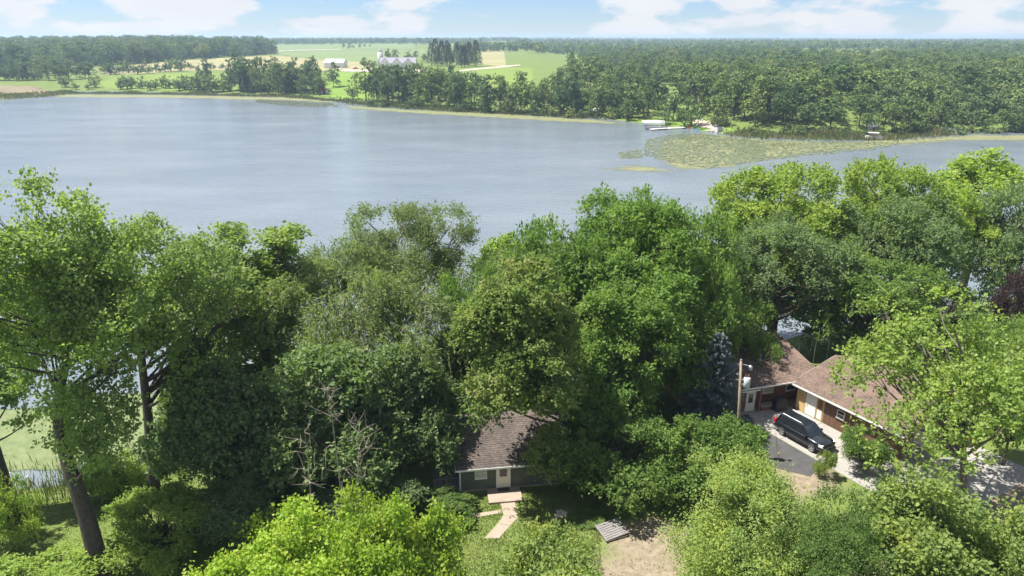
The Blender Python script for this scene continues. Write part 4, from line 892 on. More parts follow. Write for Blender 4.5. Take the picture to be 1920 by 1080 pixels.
# --- parked car
def car(loc, rz):
    e = empty('parked_car', loc, rz, 'dark grey sport utility car parked beside the garage', 'car')
    # cross sections along x: (x, half width, z bottom, z shoulder)
    S = [(-2.38,.78,.48,.92),(-2.30,.90,.36,1.02),(-1.9,.945,.30,1.05),(-1.0,.955,.28,1.05),(0.2,.955,.28,1.04),(.95,.95,.28,1.03),(1.45,.94,.30,1.01),(2.0,.90,.32,.96),(2.32,.80,.38,.86),(2.42,.62,.46,.74)]
    V, Fc = [], []
    for x, w, zb, zs in S:
        for y, z in ((-w*.86,zb),(-w*.985,zb+.12),(-w,(zb+zs)/2),(-w*.975,zs-.06),(-w*.90,zs),(0,zs+(.05 if x > .9 else 0)),(w*.90,zs),(w*.975,zs-.06),(w,(zb+zs)/2),(w*.985,zb+.12),(w*.86,zb)): V.append((x,y,z))
    n = 11
    for i in range(len(S)-1):
        for j in range(n-1): Fc.append((i*n+j,(i+1)*n+j,(i+1)*n+j+1,i*n+j+1))
        Fc.append((i*n+n-1,(i+1)*n+n-1,(i+1)*n,i*n))
    Fc.append(tuple(range(n-1,-1,-1))); Fc.append(tuple((len(S)-1)*n+j for j in range(n)))
    body = MB().add(V, Fc).build('body', M['carpaint'], e, True)
    # cabin: pillars and roof
    base = [(-2.26,.86,1.03),(1.18,.86,1.03)]; top = [(-1.98,.70,1.70),(.32,.70,1.72)]
    cb = MB(); cb.add([(-2.26,-.86,1.02),(1.18,-.86,1.02),(1.18,.86,1.02),(-2.26,.86,1.02),(-1.98,-.69,1.66),(.36,-.69,1.68),(.36,.69,1.68),(-1.98,.69,1.66)],[(4,5,6,7),(0,1,5,4),(1,2,6,5),(2,3,7,6),(3,0,4,7)])
    c_ = cb.build('greenhouse', M['carpaint'], e, bevel=.04)
    rf = MB().hexa([(-2.02,-.66,1.655),(.30,-.66,1.675),(.30,.66,1.675),(-2.02,.66,1.655),(-1.9,-.58,1.735),(.2,-.58,1.745),(.2,.58,1.745),(-1.9,.58,1.735)]).build('roof', M['carpaint'], e, bevel=.03)
    def lerp(a, b, t): return tuple(a[i]+(b[i]-a[i])*t for i in range(3))
    for s in (-1, 1):
        for x0, x1 in ((-1.95,-1.32),(-1.24,-.36),(-.28,.88)):
            def P(x, t):   # side surface
                f = (x+2.26)/3.44; bt = (x, s*.866, 1.05); tp = (-1.98+f*2.34, s*.697, 1.63); return lerp(bt, tp, t)
            q = [P(x0,.06),P(x1,.06),P(x1-(.05 if x1 > .5 else 0),.9),P(x0,.9)]
            MB().add([(a[0],a[1]+s*.012,a[2]) for a in q],[(0,1,2,3)]).build('side_window', M['carglass'], c_)
        MB().tube([(-1.85,s*.60,1.735),(-1.8,s*.60,1.80),(.0,s*.60,1.81),(.12,s*.60,1.745)], .022, 6).build('roof_rail', M['metal'], e)
        m_ = MB().box(.72,.92,s*.98-.10,s*.98+.10,1.05,1.22).build('side_mirror', M['carpaint'], e, bevel=.04)
        MB().hexa([(2.02,s*.80-.1,.74),(2.36,s*.70-.1,.72),(2.36,s*.70+.1,.72),(2.02,s*.80+.115,.74),(2.0,s*.80-.1,.93),(2.30,s*.70-.1,.885),(2.30,s*.70+.1,.885),(2.0,s*.80+.115,.93)]).build('headlight', M['clearlamp'], e)
        MB().box(-2.40,-2.20,s*.80-.12,s*.80+.125,.80,1.16).build('tail_light', M['redlamp'], e, bevel=.02)
        for x in (-1.45,1.48):
            w = MB(); an = [i*2*math.pi/20 for i in range(20)]
            pr = [(.0,.25),(.0,.345),(.06,.37),(.19,.37),(.25,.345),(.25,.25)]
            vs = [(x+math.cos(a)*r, s*(.985-y_), .37+math.sin(a)*r) for y_, r in pr for a in an]
            fs = [(i*20+j,i*20+(j+1)%20,(i+1)*20+(j+1)%20,(i+1)*20+j) for i in range(5) for j in range(20)]
            wh = w.add(vs, fs).build('wheel', M['rubber'], e, True)
            rm = MB(); rm.add([(x+math.cos(a)*.25, s*.955, .37+math.sin(a)*.25) for a in an]+[(x,s*.945,.37)],[(j,(j+1)%20,20) for j in range(20)]).build('hub_dark', M['rubber'], wh)
            sp = MB()
            for k in range(5):
                a = k*2*math.pi/5+.3; ca, sa = math.cos(a), math.sin(a); t = .05
                sp.hexa([(x+ca*.03-sa*t,s*.96,.37+sa*.03+ca*t),(x+ca*.25-sa*t*.7,s*.965,.37+sa*.25+ca*t*.7),(x+ca*.25+sa*t*.7,s*.965,.37+sa*.25-ca*t*.7),(x+ca*.03+sa*t,s*.96,.37+sa*.03-ca*t),
                         (x+ca*.03-sa*t,s*.985,.37+sa*.03+ca*t),(x+ca*.25-sa*t*.7,s*.982,.37+sa*.25+ca*t*.7),(x+ca*.25+sa*t*.7,s*.982,.37+sa*.25-ca*t*.7),(x+ca*.03+sa*t,s*.985,.37+sa*.03-ca*t)])
            sp.tube([(x+math.cos(a)*.25,s*.975,.37+math.sin(a)*.25) for a in an+[0.0]], .02, 5); sp.build('rim', M['alloy'], wh)
    ws = [(1.165,-.80,1.055),(1.165,.80,1.055),(.40,.655,1.65),(.40,-.655,1.65)]
    MB().add([(x+.018,y,z+.012) for x,y,z in ws],[(0,1,2,3)]).build('windscreen', M['carglass'], c_)
    rw_ = [(-2.245,-.78,1.08),(-2.245,.78,1.08),(-2.01,.64,1.60),(-2.01,-.64,1.60)]
    MB().add([(x-.018,y,z+.01) for x,y,z in rw_],[(3,2,1,0)]).build('rear_window', M['carglass'], c_)
    MB().box(-.95,-.05,-.46,.46,1.742,1.752).build('sunroof', M['carglass'], rf)
    MB().box(2.36,2.44,-.5,.5,.55,.74).build('grille', M['black'], e); MB().box(-2.46,-2.30,-.8,.8,.42,.62).build('rear_bumper', M['black'], e, bevel=.03)
    MB().box(2.25,2.47,-.78,.78,.36,.50).build('front_bumper', M['black'], e, bevel=.03)
    for s in (-1,1): MB().box(-1.0,1.0,s*.93-.05,s*.93+.05,.27,.34).build('running_board', M['black'], e)
car(tuple(gl(4.45,-3.42,.05)), GA)
# --- utility pole
pb = pz(1382,857); PT = Vector((17.46,48.73,8.15))-Vector(pb)
UP = empty('utility_pole', pb, 0, 'wooden utility pole with grey transformer and lamp arm by the asphalt pad', 'pole')
MB().tube([(0,0,-.3),PT*.5,PT], [.13,.11,.085], 10).build('shaft', M['pole_wood'], UP, True)
q = PT*.80; tf = MB(); tf.tube([q+Vector((.47,-.12,-.5)),q+Vector((.47,-.12,-.45)),q+Vector((.47,-.12,.32)),q+Vector((.47,-.12,.36))], [.22,.26,.26,.2], 14); tfo = tf.build('transformer', M['transformer'], UP, True)
MB().box(q.x+.1,q.x+.28,q.y-.16,q.y-.04,q.z-.3,q.z-.2).box(q.x+.1,q.x+.28,q.y-.16,q.y-.04,q.z+.1,q.z+.2).build('bracket', M['metal'], tfo)
for dx in (-.1,.1): MB().tube([q+Vector((.47+dx,-.12,.36)),q+Vector((.47+dx,-.12,.52)),q+Vector((.47+dx,-.12,.62))], [.05,.065,.03], 8).build('bushing', M['red_wood'], tfo)
MB().tube([q+Vector((.42,-.12,.62)),q+Vector((.25,-.1,.95)),q+Vector((.0,-.12,.9))], .015, 5).build('lead_wire', M['black'], tfo)
al = PT*.97
MB().tube([al,al+Vector((.35,-.1,-.05)),al+Vector((.62,-.15,-.12))], .035, 6).build('lamp_arm', M['metal'], UP)
MB().tube([al+Vector((.62,-.15,-.08)),al+Vector((.70,-.18,-.16)),al+Vector((.72,-.2,-.42))], [.09,.15,.12], 10).build('lamp_head', M['metal'], UP, True)
MB().tube([PT+Vector((0,0,-.02)),PT+Vector((0,0,.12))], [.09,.07], 8).build('pole_cap', M['metal'], UP)
MB().tube([PT*.35+Vector((.15,-.09,0)),PT*.02+Vector((.19,-.1,0))], .03, 5).build('conduit', M['metal'], UP)
def wire(p, q, sag, label):
    p = Vector(p); q = Vector(q); pts_ = [p.lerp(q, i/16)+Vector((0,0,-sag*4*(i/16)*(1-i/16))) for i in range(17)]
    o = MB().tube([v-p for v in pts_], .014, 4).build('overhead_wire', M['black']); o.location = p; tag(o, label, 'wire')
tp = Vector(pb)+PT
wire(tp+Vector((-.1,0,-.5)), (3.9,45.2,2.6), .9, 'thin service wire from the pole to the cabin'); wire(tp+Vector((.1,.1,-.6)), (22.3,55.5,2.75), .4, 'thin service wire from the pole to the brown house')
# --- small yard things
gr = empty('covered_grill', tuple(BH.matrix_basis @ Vector((3.55,.0,.06))), A_, 'grill under a black cover on the patio', 'grill')
def draped(w, d, h, seed):
    rng = np.random.default_rng(seed); mb = MB(); n = 20; V = []
    for k, (s, z) in enumerate(((1.12,0),(1.08,.3),(1.0,.6),(.96,.85),(.7,1.0),(.25,1.04))):
        for i in range(n):
            a = 2*math.pi*i/n; r = 1/max(abs(math.cos(a)),abs(math.sin(a)))**.8; wv = 1+.08*math.sin(a*5+k)*(1-z)
            V.append((math.cos(a)*r*w/2*s*wv, math.sin(a)*r*d/2*s*wv, z*h))
    fs = [(k*n+i,k*n+(i+1)%n,(k+1)*n+(i+1)%n,(k+1)*n+i) for k in range(5) for i in range(n)]+[tuple(5*n+i for i in range(n))]
    return mb.add(V, fs)
draped(1.25,.75,1.15,1).build('cover', M['tarp'], gr, True); MB().tube([(.35,.25,0),(.35,.25,.9)], .03, 6).build('leg', M['black'], gr)
def chair(loc, rz, label):
    e = empty('patio_chair', loc, rz, label, 'chair', 'dark patio chairs')
    MB().box(-.26,.26,-.25,.25,.42,.46).build('seat', M['black'], e, bevel=.01); MB().hexa([(-.26,.24,.46),(.26,.24,.46),(.26,.28,.46),(-.26,.28,.46),(-.24,.36,.95),(.24,.36,.95),(.24,.40,.95),(-.24,.40,.95)]).build('backrest', M['black'], e)
    for x in (-.23,.23):
        for y in (-.22,.22): MB().box(x-.02,x+.02,y-.02,y+.02,0,.418).build('leg', M['metal'], e)
chair(tuple(gl(-1.0,2.6,.06)), 2.0, 'dark patio chair under the roof nearest the garage wall'); chair(tuple(gl(-1.9,2.9,.06)), 2.6, 'dark patio chair under the roof nearest the covered grill')
wb = empty('work_bench', tuple(gl(-.6,3.6,.06)), GA, 'cluttered dark bench under the patio roof', 'bench')
MB().box(-.9,.3,-.3,.3,.82,.88).build('bench_top', M['grey_wood'], wb)
for x in (-.85,.2):
    for y in (-.24,.24): MB().box(x-.03,x+.03,y-.03,y+.03,0,.818).build('leg', M['grey_wood'], wb)
bn = empty('storage_bin', (pz(1397,795)[0],pz(1397,795)[1],.0), A_, 'black storage bin beside the entry door', 'bin')
MB().hexa([(-.35,-.3,.0),(.35,-.3,0),(.35,.3,0),(-.35,.3,0),(-.4,-.34,.62),(.4,-.34,.62),(.4,.34,.62),(-.4,.34,.62)]).build('bin_body', M['black'], bn); MB().box(-.43,.43,-.37,.37,.623,.69).build('lid', M['black'], bn, bevel=.02)
tb = empty('patio_table', (pz(1362,790)[0],pz(1362,790)[1],0), 0, 'round pale patio table under the spruce', 'table')
MB().tube([(0,0,.70),(0,0,.74)], .62, 18).build('table_top', M['canvas'], tb)
for k in range(4): MB().tube([(math.cos(k*1.571+.5)*.42,math.sin(k*1.571+.5)*.42,.0),(math.cos(k*1.571+.5)*.3,math.sin(k*1.571+.5)*.3,.70)], .025, 6).build('leg', M['black'], tb)
t0 = pz(1662,861); ty = empty('toy_car', (t0[0],t0[1],.05), GA+.35, 'blue and lime toy car on the driveway by the garage corner', 'toy')
MB().hexa([(-.6,-.34,.16),(.6,-.34,.16),(.6,.34,.16),(-.6,.34,.16),(-.58,-.33,.44),(.52,-.33,.40),(.52,.33,.40),(-.58,.33,.44)]).build('body', M['blue'], ty, bevel=.05)
MB().box(.38,.64,-.355,.355,.15,.33).build('bumper', M['lime'], ty, bevel=.03)
for x in (-.38,.25):
    for s in (-.28,.28): MB().box(x-.02,x+.02,s-.02,s+.02,.40,.78).build('roof_post', M['blue'], ty)
MB().box(-.48,.36,-.33,.33,.78,.84).build('roof', M['canvas'], ty, bevel=.02)
for x in (-.38,.38):
    for s in (-1,1): MB().tube([(x,s*.30,.16),(x,s*.40,.16)], .16, 12).build('wheel', M['black'], ty)
mw0 = hit(1808,830); mw = empty('garden_machine', (mw0[0],mw0[1],.05), .6, 'red garden machine half hidden behind the trunk by the driveway', 'machine')
MB().hexa([(-.7,-.4,.25),(.7,-.35,.25),(.7,.35,.25),(-.7,.4,.25),(-.6,-.36,.75),(.55,-.28,.7),(.55,.28,.7),(-.6,.36,.75)]).build('body', M['red'], mw, bevel=.08); MB().box(-.45,-.05,-.2,.2,.753,.86).box(-.5,-.4,-.2,.2,.86,1.15).build('seat', M['black'], mw, bevel=.02)
for x in (-.45,.5):
    for s in (-1,1): MB().tube([(x,s*.40,.26 if x < 0 else .2),(x,s*.56,.26 if x < 0 else .2)], .26 if x < 0 else .2, 12).build('wheel', M['rubber'], mw)
# pallet of weathered slats, propped up at one side
p0 = Vector(pz(1147,999)); pa = empty('wooden_pallet', (p0.x,p0.y,.16), R(24), 'grey weathered slatted pallet lying propped on the grass', 'pallet'); pa.rotation_euler = (R(7),R(-4),R(24))
for i in range(8): MB().box(-.86,.86,-.72+i*.185,-.72+i*.185+.15,.14,.165).build('slat', M['grey_wood'], pa)
for x in (-.84,-.03,.78): MB().box(x,x+.07,-.73,.74,-.02,.138).build('stringer', M['grey_wood'], pa)
MB().box(-.9,-.78,-.76,.78,.17,.2).build('edge_board', M['grey_wood'], pa)
def rock(loc, s, seed, label, group=None, mat='stone', name='stone'):
    rng = np.random.default_rng(seed); bm = bmesh.new(); bmesh.ops.create_icosphere(bm, subdivisions=2, radius=1)
    for v in bm.verts: v.co *= 1+.28*math.sin(v.co.x*3+seed)*math.cos(v.co.y*3.3+seed*2)+rng.uniform(-.08,.08); v.co.z *= .6
    me = bpy.data.meshes.new(name); bm.to_mesh(me); bm.free(); me.materials.append(M[mat]); o = link(name, me); o.location = loc; o.scale = (s,s*rng.uniform(.6,1),s*.8); o.rotation_euler = (0,0,seed); tag(o, label, 'stone', group); return o
p0 = pz(1037,1028); rock((p0[0],p0[1],.12), .42, 3, 'pale flat stone lying right of the bottom end of the walkway')
for i in range(9):
    p0 = pz(1055+random.uniform(-14,14), 966+random.uniform(-8,8)); rock((p0[0],p0[1],.06), random.uniform(.12,.26), 10+i, 'stone of the small rubble pile on the cabin lawn', 'rubble pile')
# canopy frame behind the house
gz0 = [pz(1503,622,2.4),pz(1531,638,2.3),pz(1556,634,2.3),pz(1526,617,2.45)]
cv = empty('canopy_frame', (gz0[1][0],gz0[1][1],0), 0, 'grey metal canopy on thin posts in the shade behind the house', 'canopy')
o0 = Vector((gz0[1][0],gz0[1][1],0)); loc_ = [Vector(p)-o0 for p in gz0]
for p in loc_: MB().tube([(p.x,p.y,-.1),(p.x,p.y,p.z)], .045, 6).build('post', M['metal'], cv)
mbv = [loc_[0]+Vector((-.1,.1,.03)),loc_[1]+Vector((0,-.15,.03)),loc_[2]+Vector((.15,0,.03)),loc_[3]+Vector((0,.15,.03))]
MB().hexa([tuple(p) for p in mbv]+[tuple(p+Vector((0,0,.06))) for p in mbv]).build('roof_sheet', M['metal'], cv)
# rail fence at the right edge
f0, f1 = Vector(hit(1880,800)), Vector(hit(1960,835)); fe = empty('rail_fence', tuple(f0), math.atan2((f1-f0).y,(f1-f0).x), 'brown wooden rail fence at the right edge beyond the driveway', 'fence'); fl = (f1-f0).length
for k in range(3): MB().box(k*fl/2-.06,k*fl/2+.06,-.06,.06,-.3,1.15).build('post', M['red_wood'], fe)
for z in (.45,.95): MB().box(-.1,fl+.1,-.10,-.063,z,z+.14).build('rail', M['red_wood'], fe)

# ------------------------------------------------------------------ far shore things
def boxhouse(name, u, v, wpx, dpt, hw, hr, rz, label, cat, wall, roof, parts=True, group=None, door_=True):
    x, y, z = hit(u, v); dep = y*math.cos(PITCH)+(CAMH-z)*math.sin(PITCH); w = wpx*dep/F
    e = empty(name, (x, y, z), rz, label, cat, group)
    gable_wall(e, -w/2,w/2, 0,dpt, -.6,hw,hr-.05, M[wall]); gable_roof(e, -w/2-.4,w/2+.4, -.5,dpt+.5, hw,hr, M[roof], 0, .15)
    if parts and door_: MB().box(w*.05,w*.05+min(1.4,w*.3),-.06,.0,0,min(2.1,hw*.85)).build('door', M['black'], e)
    return e, w
fb, w = boxhouse('farm_barn', 746,129.5, 66, 13, 4.6,9.2, 0.05, 'long white farm building with grey roof and dormer gables beside the silo', 'barn','white','greyroof', door_=False)
for k, xx in enumerate((-w*.36,-w*.02,w*.30)):
    d_ = MB().add([(xx-4.4,-.6,0),(xx+4.4,-.6,0),(xx+4.4,-.6,4.4),(xx,-.6,8.6),(xx-4.4,-.6,4.4),(xx-4.4,6,4.4),(xx+4.4,6,4.4),(xx,6,8.6)],[(0,1,2,3,4),(1,6,2),(0,4,5)]).build('dormer_gable', M['white'], fb)
    for s in (-1,1): MB().add([(xx+s*5.0,-1.1,3.9),(xx,-1.1,8.75),(xx,6.2,8.75),(xx+s*5.0,6.2,3.9)],[(0,1,2,3)]).build('dormer_roof', M['greyroof'], d_)
    for q_ in (-2.2,.6): MB().box(xx+q_,xx+q_+1.5,-.68,-.605,1.2,3.0).build('window', M['glass'], d_)
sx, sy, sz = hit(714,125); si = empty('silo', (sx,sy,sz), 0, 'grey silo with domed cap behind the long farm building', 'silo')
MB().tube([(0,0,-1),(0,0,13)], 2.3, 16).build('silo_wall', M['silo'], si, True); MB().tube([(0,0,13),(0,0,13.9),(0,0,14.7),(0,0,15)], [2.35,2.0,1.1,.1], 16).build('dome', M['greyroof'], si, True)
boxhouse('white_barn', 626,128, 37, 12, 4.8,8.0, -.12, 'white barn with pale metal roof behind the left belt of trees', 'barn','white','roofmetal')
boxhouse('hut', 605,176, 15, 3.6, 2.2,3.2, .05, 'small hut with red roof on the far lawn', 'hut','white','redroof')
boxhouse('shed', 1112,217, 15, 3.4, 2.4,3.4, -.5, 'small white shed at the far centre shore', 'shed','white','white')
boxhouse('shed', 1634,250, 14, 3.0, 2.7,3.7, -.35, 'small tan and white shed behind the right hand boat', 'shed','tan','white')
boxhouse('farm_house', 1870,83, 26, 14, 5.0,8.5, .1, 'long white roofed building on the hazy right horizon', 'building','white','roofmetal')
boxhouse('farm_house', 1902,82, 18, 12, 4.0,7.0, -.1, 'shorter white roofed building at the right end of the horizon', 'building','white','roofmetal')
boxhouse('farm_house', 285,79.5, 12, 12, 5,8, .1, 'tiny white farm building on the left horizon above the wood', 'building','white','roofmetal', door_=False)
boxhouse('house', 1326,190, 26, 9, 3.2,5.2, .1, 'house with orange roof half hidden among the trees above the landing', 'house','tan','redroof', door_=False)
cx0 = hit(667,130.5); fc = empty('farm_truck', cx0, .2, 'small red truck parked on the farm road', 'truck')
MB().hexa([(-2.4,-.95,.5),(2.4,-.95,.5),(2.4,.95,.5),(-2.4,.95,.5),(-2.4,-.9,1.3),(2.3,-.9,1.2),(2.3,.9,1.2),(-2.4,.9,1.3)]).build('body', M['red'], fc); MB().hexa([(-1.0,-.9,1.3),(1.2,-.9,1.25),(1.2,.9,1.25),(-1.0,.9,1.3),(-.8,-.8,2.1),(.6,-.8,2.1),(.6,.8,2.1),(-.8,.8,2.1)]).build('cab', M['red'], fc)
for x in (-1.5,1.5):
    for s in (-1,1): MB().tube([(x,s*.75,.45),(x,s*1.0,.45)], .45, 10).build('wheel', M['rubber'], fc)
for u_, vb, vt, lb in ((285,132,109,'leftmost thin power pole on the pale field'),(451,126,104,'thin power pole in the field right of the hedgerow')):
    x,y,z = hit(u_,vb); pp = empty('power_pole', (x,y,z), 0, lb, 'pole','power poles across the fields'); hh = atD(u_,vt,y)[2]-z
    MB().tube([(0,0,-1),(0,0,hh)], [.22,.16], 6).build('shaft', M['pole_wood'], pp); MB().box(-1.2,1.2,-.1,.1,hh-.9,hh-.7).build('cross_arm', M['pole_wood'], pp)
# landing: dock, canopied pontoon, clutter
def dock(pts, label, wid=1.5):
    a_, b_ = Vector(pts[0]), Vector(pts[1]); d_ = b_-a_; ln = d_.length; e = empty('dock', (a_.x,a_.y,LAKE_Z), math.atan2(d_.y,d_.x), label, 'dock'); n = int(ln/1.2)
    for i in range(n): MB().box(i*ln/n+.03,(i+1)*ln/n-.03,-wid/2,wid/2,.55,.63).build('deck_panel', M['canvas'], e)
    for i in range(0,n+1,3):
        for s in (-1,1): MB().tube([(i*ln/n,s*(wid/2+.05),-1.5),(i*ln/n,s*(wid/2+.05),.9)], .05, 5).build('post', M['metal'], e)
dock([pz(1219,245,LAKE_Z),pz(1284,241,LAKE_Z)], 'long pale dock reaching out from the landing')
c0 = pz(1226,243,LAKE_Z); bo = empty('canopied_boat_lift', (c0[0],c0[1]+1.6,LAKE_Z), .03, 'white canopied boat lift with pontoon boat beside the long dock', 'boat lift')
an_ = [i*math.pi/8 for i in range(9)]
prof = [(-math.cos(a)*1.7, 2.7+math.sin(a)*.7) for a in an_]
cv_ = MB().add([(x,y,z) for x in (-4.4,4.4) for y,z in prof],[(i,i+1,10+i,9+i) for i in range(8)]+[tuple(range(8,-1,-1)),tuple(range(9,18))]); cv_.build('canopy', M['canvas'], bo, True)
for s in (-1,1): MB().box(-4.4,4.4,s*1.7-.02,s*1.7+.02,2.1,2.72).build('canopy_skirt', M['canvas'], bo)
for x in (-4,4):
    for s in (-1,1): MB().tube([(x,s*1.6,-1.5),(x,s*1.6,2.7)], .07, 5).build('post', M['metal'], bo)
for s in (-1,1): MB().tube([(-3.6,s*.9,.3),(3.0,s*.9,.3),(3.7,s*.9,.5)], [.32,.32,.08], 8).build('pontoon', M['metal'], bo)
MB().box(-3.5,3.4,-1.3,1.3,.63,.75).build('boat_deck', M['tan'], bo)
for s in (-1,1): MB().box(-3.3,2.8,s*1.25-.04,s*1.25+.04,.75,1.5).build('boat_fence', M['canvas'], bo)
def open_boat(u, v, rz, label, L_=6.5):
    p = pz(u,v,LAKE_Z); e = empty('pontoon_boat', (p[0],p[1],LAKE_Z), rz, label, 'boat')
    for s in (-1,1): MB().tube([(-L_/2,s*.85,.25),(L_/2-.6,s*.85,.25),(L_/2,s*.85,.5)], [.32,.32,.08], 8).build('pontoon', M['metal'], e)
    MB().box(-L_/2+.1,L_/2-.3,-1.2,1.2,.58,.7).build('deck', M['canvas'], e)
    for s in (-1,1): MB().box(-L_/2+.3,L_/2-.6,s*1.15-.03,s*1.15+.03,.7,1.35).build('side_rail', M['canvas'], e)
    MB().box(-.5,.5,-.9,-.2,.7,1.4).build('console', M['metal'], e); MB().box(-L_/2+.4,-L_/2+1.5,-1.0,1.0,.7,1.25).build('bench_seat', M['canvas'], e)
    for x in (-1.6,1.0):
        for s in (-1,1): MB().tube([(x,s*1.1,.7),(x,s*1.1,2.5)], .04, 5).build('canopy_post', M['metal'], e)
    MB().box(-2.0,1.4,-1.25,1.25,2.5,2.58).build('sun_top', M['canvas'], e)
open_boat(1638,262,-.25,'white pontoon boat moored at the weedy right hand shore')
lf0 = pz(1780,252,LAKE_Z); lf = empty('empty_boat_lift', (lf0[0],lf0[1],LAKE_Z), .1, 'empty metal boat lift frame at the far right shore', 'boat lift')
for x in (-2.2,2.2):
    for s in (-1,1): MB().tube([(x,s*1.5,-1),(x,s*1.5,2.2)], .09, 5).build('post', M['metal'], lf)
    MB().tube([(x,-1.5,.3),(x,1.5,2.1)], .07, 5).build('brace', M['metal'], lf)
for s in (-1,1): MB().tube([(-2.2,s*1.5,2.2),(2.2,s*1.5,2.2)], .09, 5).build('top_beam', M['metal'], lf); MB().tube([(-3.0,s*1.2,.5),(3.0,s*1.2,.5)], .1, 5).build('bunk', M['canvas'], lf)
b0 = hit(1347,247); bxo = empty('pump_box', b0, .3, 'small grey box with dark lid at the landing', 'box'); MB().box(-1.1,1.1,-1,1,-.3,2.0).build('box_body', M['silo'], bxo); MB().box(-1.2,1.2,-1.1,1.1,2.003,2.15).build('lid', M['black'], bxo)
for i,(u_,v_,m_) in enumerate(((1291,242,'red'),(1298,243,'canvas'),(1303,244,'canvas'),(1308,245,'blue'))):
    b0 = hit(u_,v_); e = empty('lawn_chair', b0, i*.7, ('red','white','white','blue')[i]+' lawn chair at the end of the long dock'+(', left of the two white ones' if i==1 else ', right of the two white ones' if i==2 else ''), 'chair', 'lawn chairs at the landing')
    MB().box(-.4,.4,-.4,.4,.35,.45).build('seat', M[m_], e); MB().box(-.4,.4,.4,.5,.452,1.2).build('backrest', M[m_], e)
    for x in (-.35,.35):
        for y in (-.35,.4): MB().box(x-.04,x+.04,y-.04,y+.04,-.1,.348).build('leg', M['metal'], e)
rr = np.random.default_rng(9)
rk = NB()
for i in range(260):   # loose riprap under the trees
    t_ = rr.random(); u_ = 1305+t_*45+rr.normal(0,6); v_ = 229+t_*14+rr.normal(0,2.5); p = hit(u_,v_); V_, Q_ = tube_np([(p[0],p[1],p[2]-.2),(p[0]+.05,p[1],p[2]+.25),(p[0],p[1]+.05,p[2]+.55)],[.5,.62,.12],5); rk.add(V_, Q_)
tag(link('riprap', rk.mesh('riprap', M['stone'])), 'pale loose boulders on the bank above the landing', kind='stuff')

# ------------------------------------------------------------------ water plants, reeds and grass
def algaemat(name, c1, c2, thr):
    m, t, b, o = newmat(name)
    f = noise(t, 0.22, 6, 0.62, stretch=(0.55,1.6,1)); f2 = noise(t, 1.6, 4); r = ramp(t, [(0.3,c1),(0.7,c2)]); t.links.new(f2, r.inputs[0])
    t.links.new(r.outputs[0], b.inputs['Base Color']); b.inputs['Roughness'].default_value = .8; b.inputs['Specular IOR Level'].default_value = .2
    at = N(t, 'ShaderNodeAttribute'); at.attribute_name = 'edge'
    s_ = N(t, 'ShaderNodeMath', operation='ADD'); t.links.new(f, s_.inputs[0]); t.links.new(at.outputs['Fac'], s_.inputs[1])
    mr = N(t, 'ShaderNodeMapRange'); mr.inputs[1].default_value = thr; mr.inputs[2].default_value = thr+.10; t.links.new(s_.outputs[0], mr.inputs[0])
    tp_ = N(t, 'ShaderNodeBsdfTransparent'); ms = N(t, 'ShaderNodeMixShader'); t.links.new(mr.outputs[0], ms.inputs[0]); t.links.new(tp_.outputs[0], ms.inputs[1]); t.links.new(b.outputs[0], ms.inputs[2]); t.links.new(ms.outputs[0], o.inputs['Surface'])
    return m
def mat_sheet(name, poly, mat, label, z, step, soft):
    P = np.array([p[:2] for p in poly]); x0, y0 = P.min(0)-soft; x1, y1 = P.max(0)+soft
    xs_ = np.arange(x0, x1+step, step); ys_ = np.arange(y0, y1+step, step); X, Y = np.meshgrid(xs_, ys_); n_ = len(xs_)
    sd = poly_sd(P, X, Y).ravel(); V = np.stack([X.ravel(), Y.ravel(), np.full(X.size, z)], 1)
    i_ = (np.arange(len(ys_)-1)[:,None]*n_+np.arange(n_-1)[None,:]); Q = np.stack([i_,i_+1,i_+n_+1,i_+n_],-1).reshape(-1,4); Q = Q[(sd[Q] < soft).any(1)]
    me = mesh_np(name, V, Q, mat); at = me.attributes.new('edge','FLOAT','POINT'); at.data.foreach_set('value', np.clip(-sd/soft,-1,1).astype(np.float32)*.42)
    return tag(link(name, me), label, kind='stuff')
lp = lambda l: [pz(u,v,LAKE_Z) for u,v in l]
AM = algaemat('algae_mat', (0.12,0.13,0.06), (0.21,0.21,0.105), 0.64); AY = algaemat('yellow_algae', (0.12,0.135,0.06), (0.20,0.205,0.10), 0.68)
mat_sheet('algae_mat', lp([(90,176),(300,177),(560,182),(640,190),(640,198),(560,190),(300,184),(90,183)]), AM, 'pale algae film along the far left shore', LAKE_Z+.012, 3, 9)
mat_sheet('algae_mat', lp([(630,194),(760,204),(950,212),(1120,223),(1200,233),(1130,234),(950,224),(760,213),(640,204)]), AY, 'yellow algae belt along the far centre shore', LAKE_Z+.014, 3, 8)
mat_sheet('algae_mat', lp([(1310,246),(1400,258),(1560,264),(1700,258),(1800,251),(1990,252),(1990,266),(1800,266),(1680,276),(1520,292),(1440,304),(1380,317),(1270,322),(1225,312),(1215,285),(1230,262)]), AM, 'broad algae and weed bed before the far right shore', LAKE_Z+.016, 3, 9)
mat_sheet('algae_mat', lp([(1310,249),(1400,262),(1560,268),(1700,262),(1920,256),(1920,260),(1700,268),(1560,276),(1390,272),(1300,258)]), AY, 'bright yellow scum along the far right shore', LAKE_Z+.022, 3, 6)
mat_sheet('algae_mat', lp([(1110,318),(1180,326),(1260,330),(1320,322),(1250,310),(1150,304)]), AM, 'thin pale film drifting off the weed bed', LAKE_Z+.018, 3, 12)
NA = algaemat('near_scum', (0.10,0.135,0.055), (0.17,0.20,0.09), 0.52)
mat_sheet('algae_mat', [(-75,49,0),(-30,53,0),(-14,62,0),(-2,68,0),(0,74,0),(-16,72,0),(-34,68,0),(-60,62,0),(-80,60,0)], NA, 'bright green scum on the water behind the left trees', LAKE_Z+.02, 1, 4)
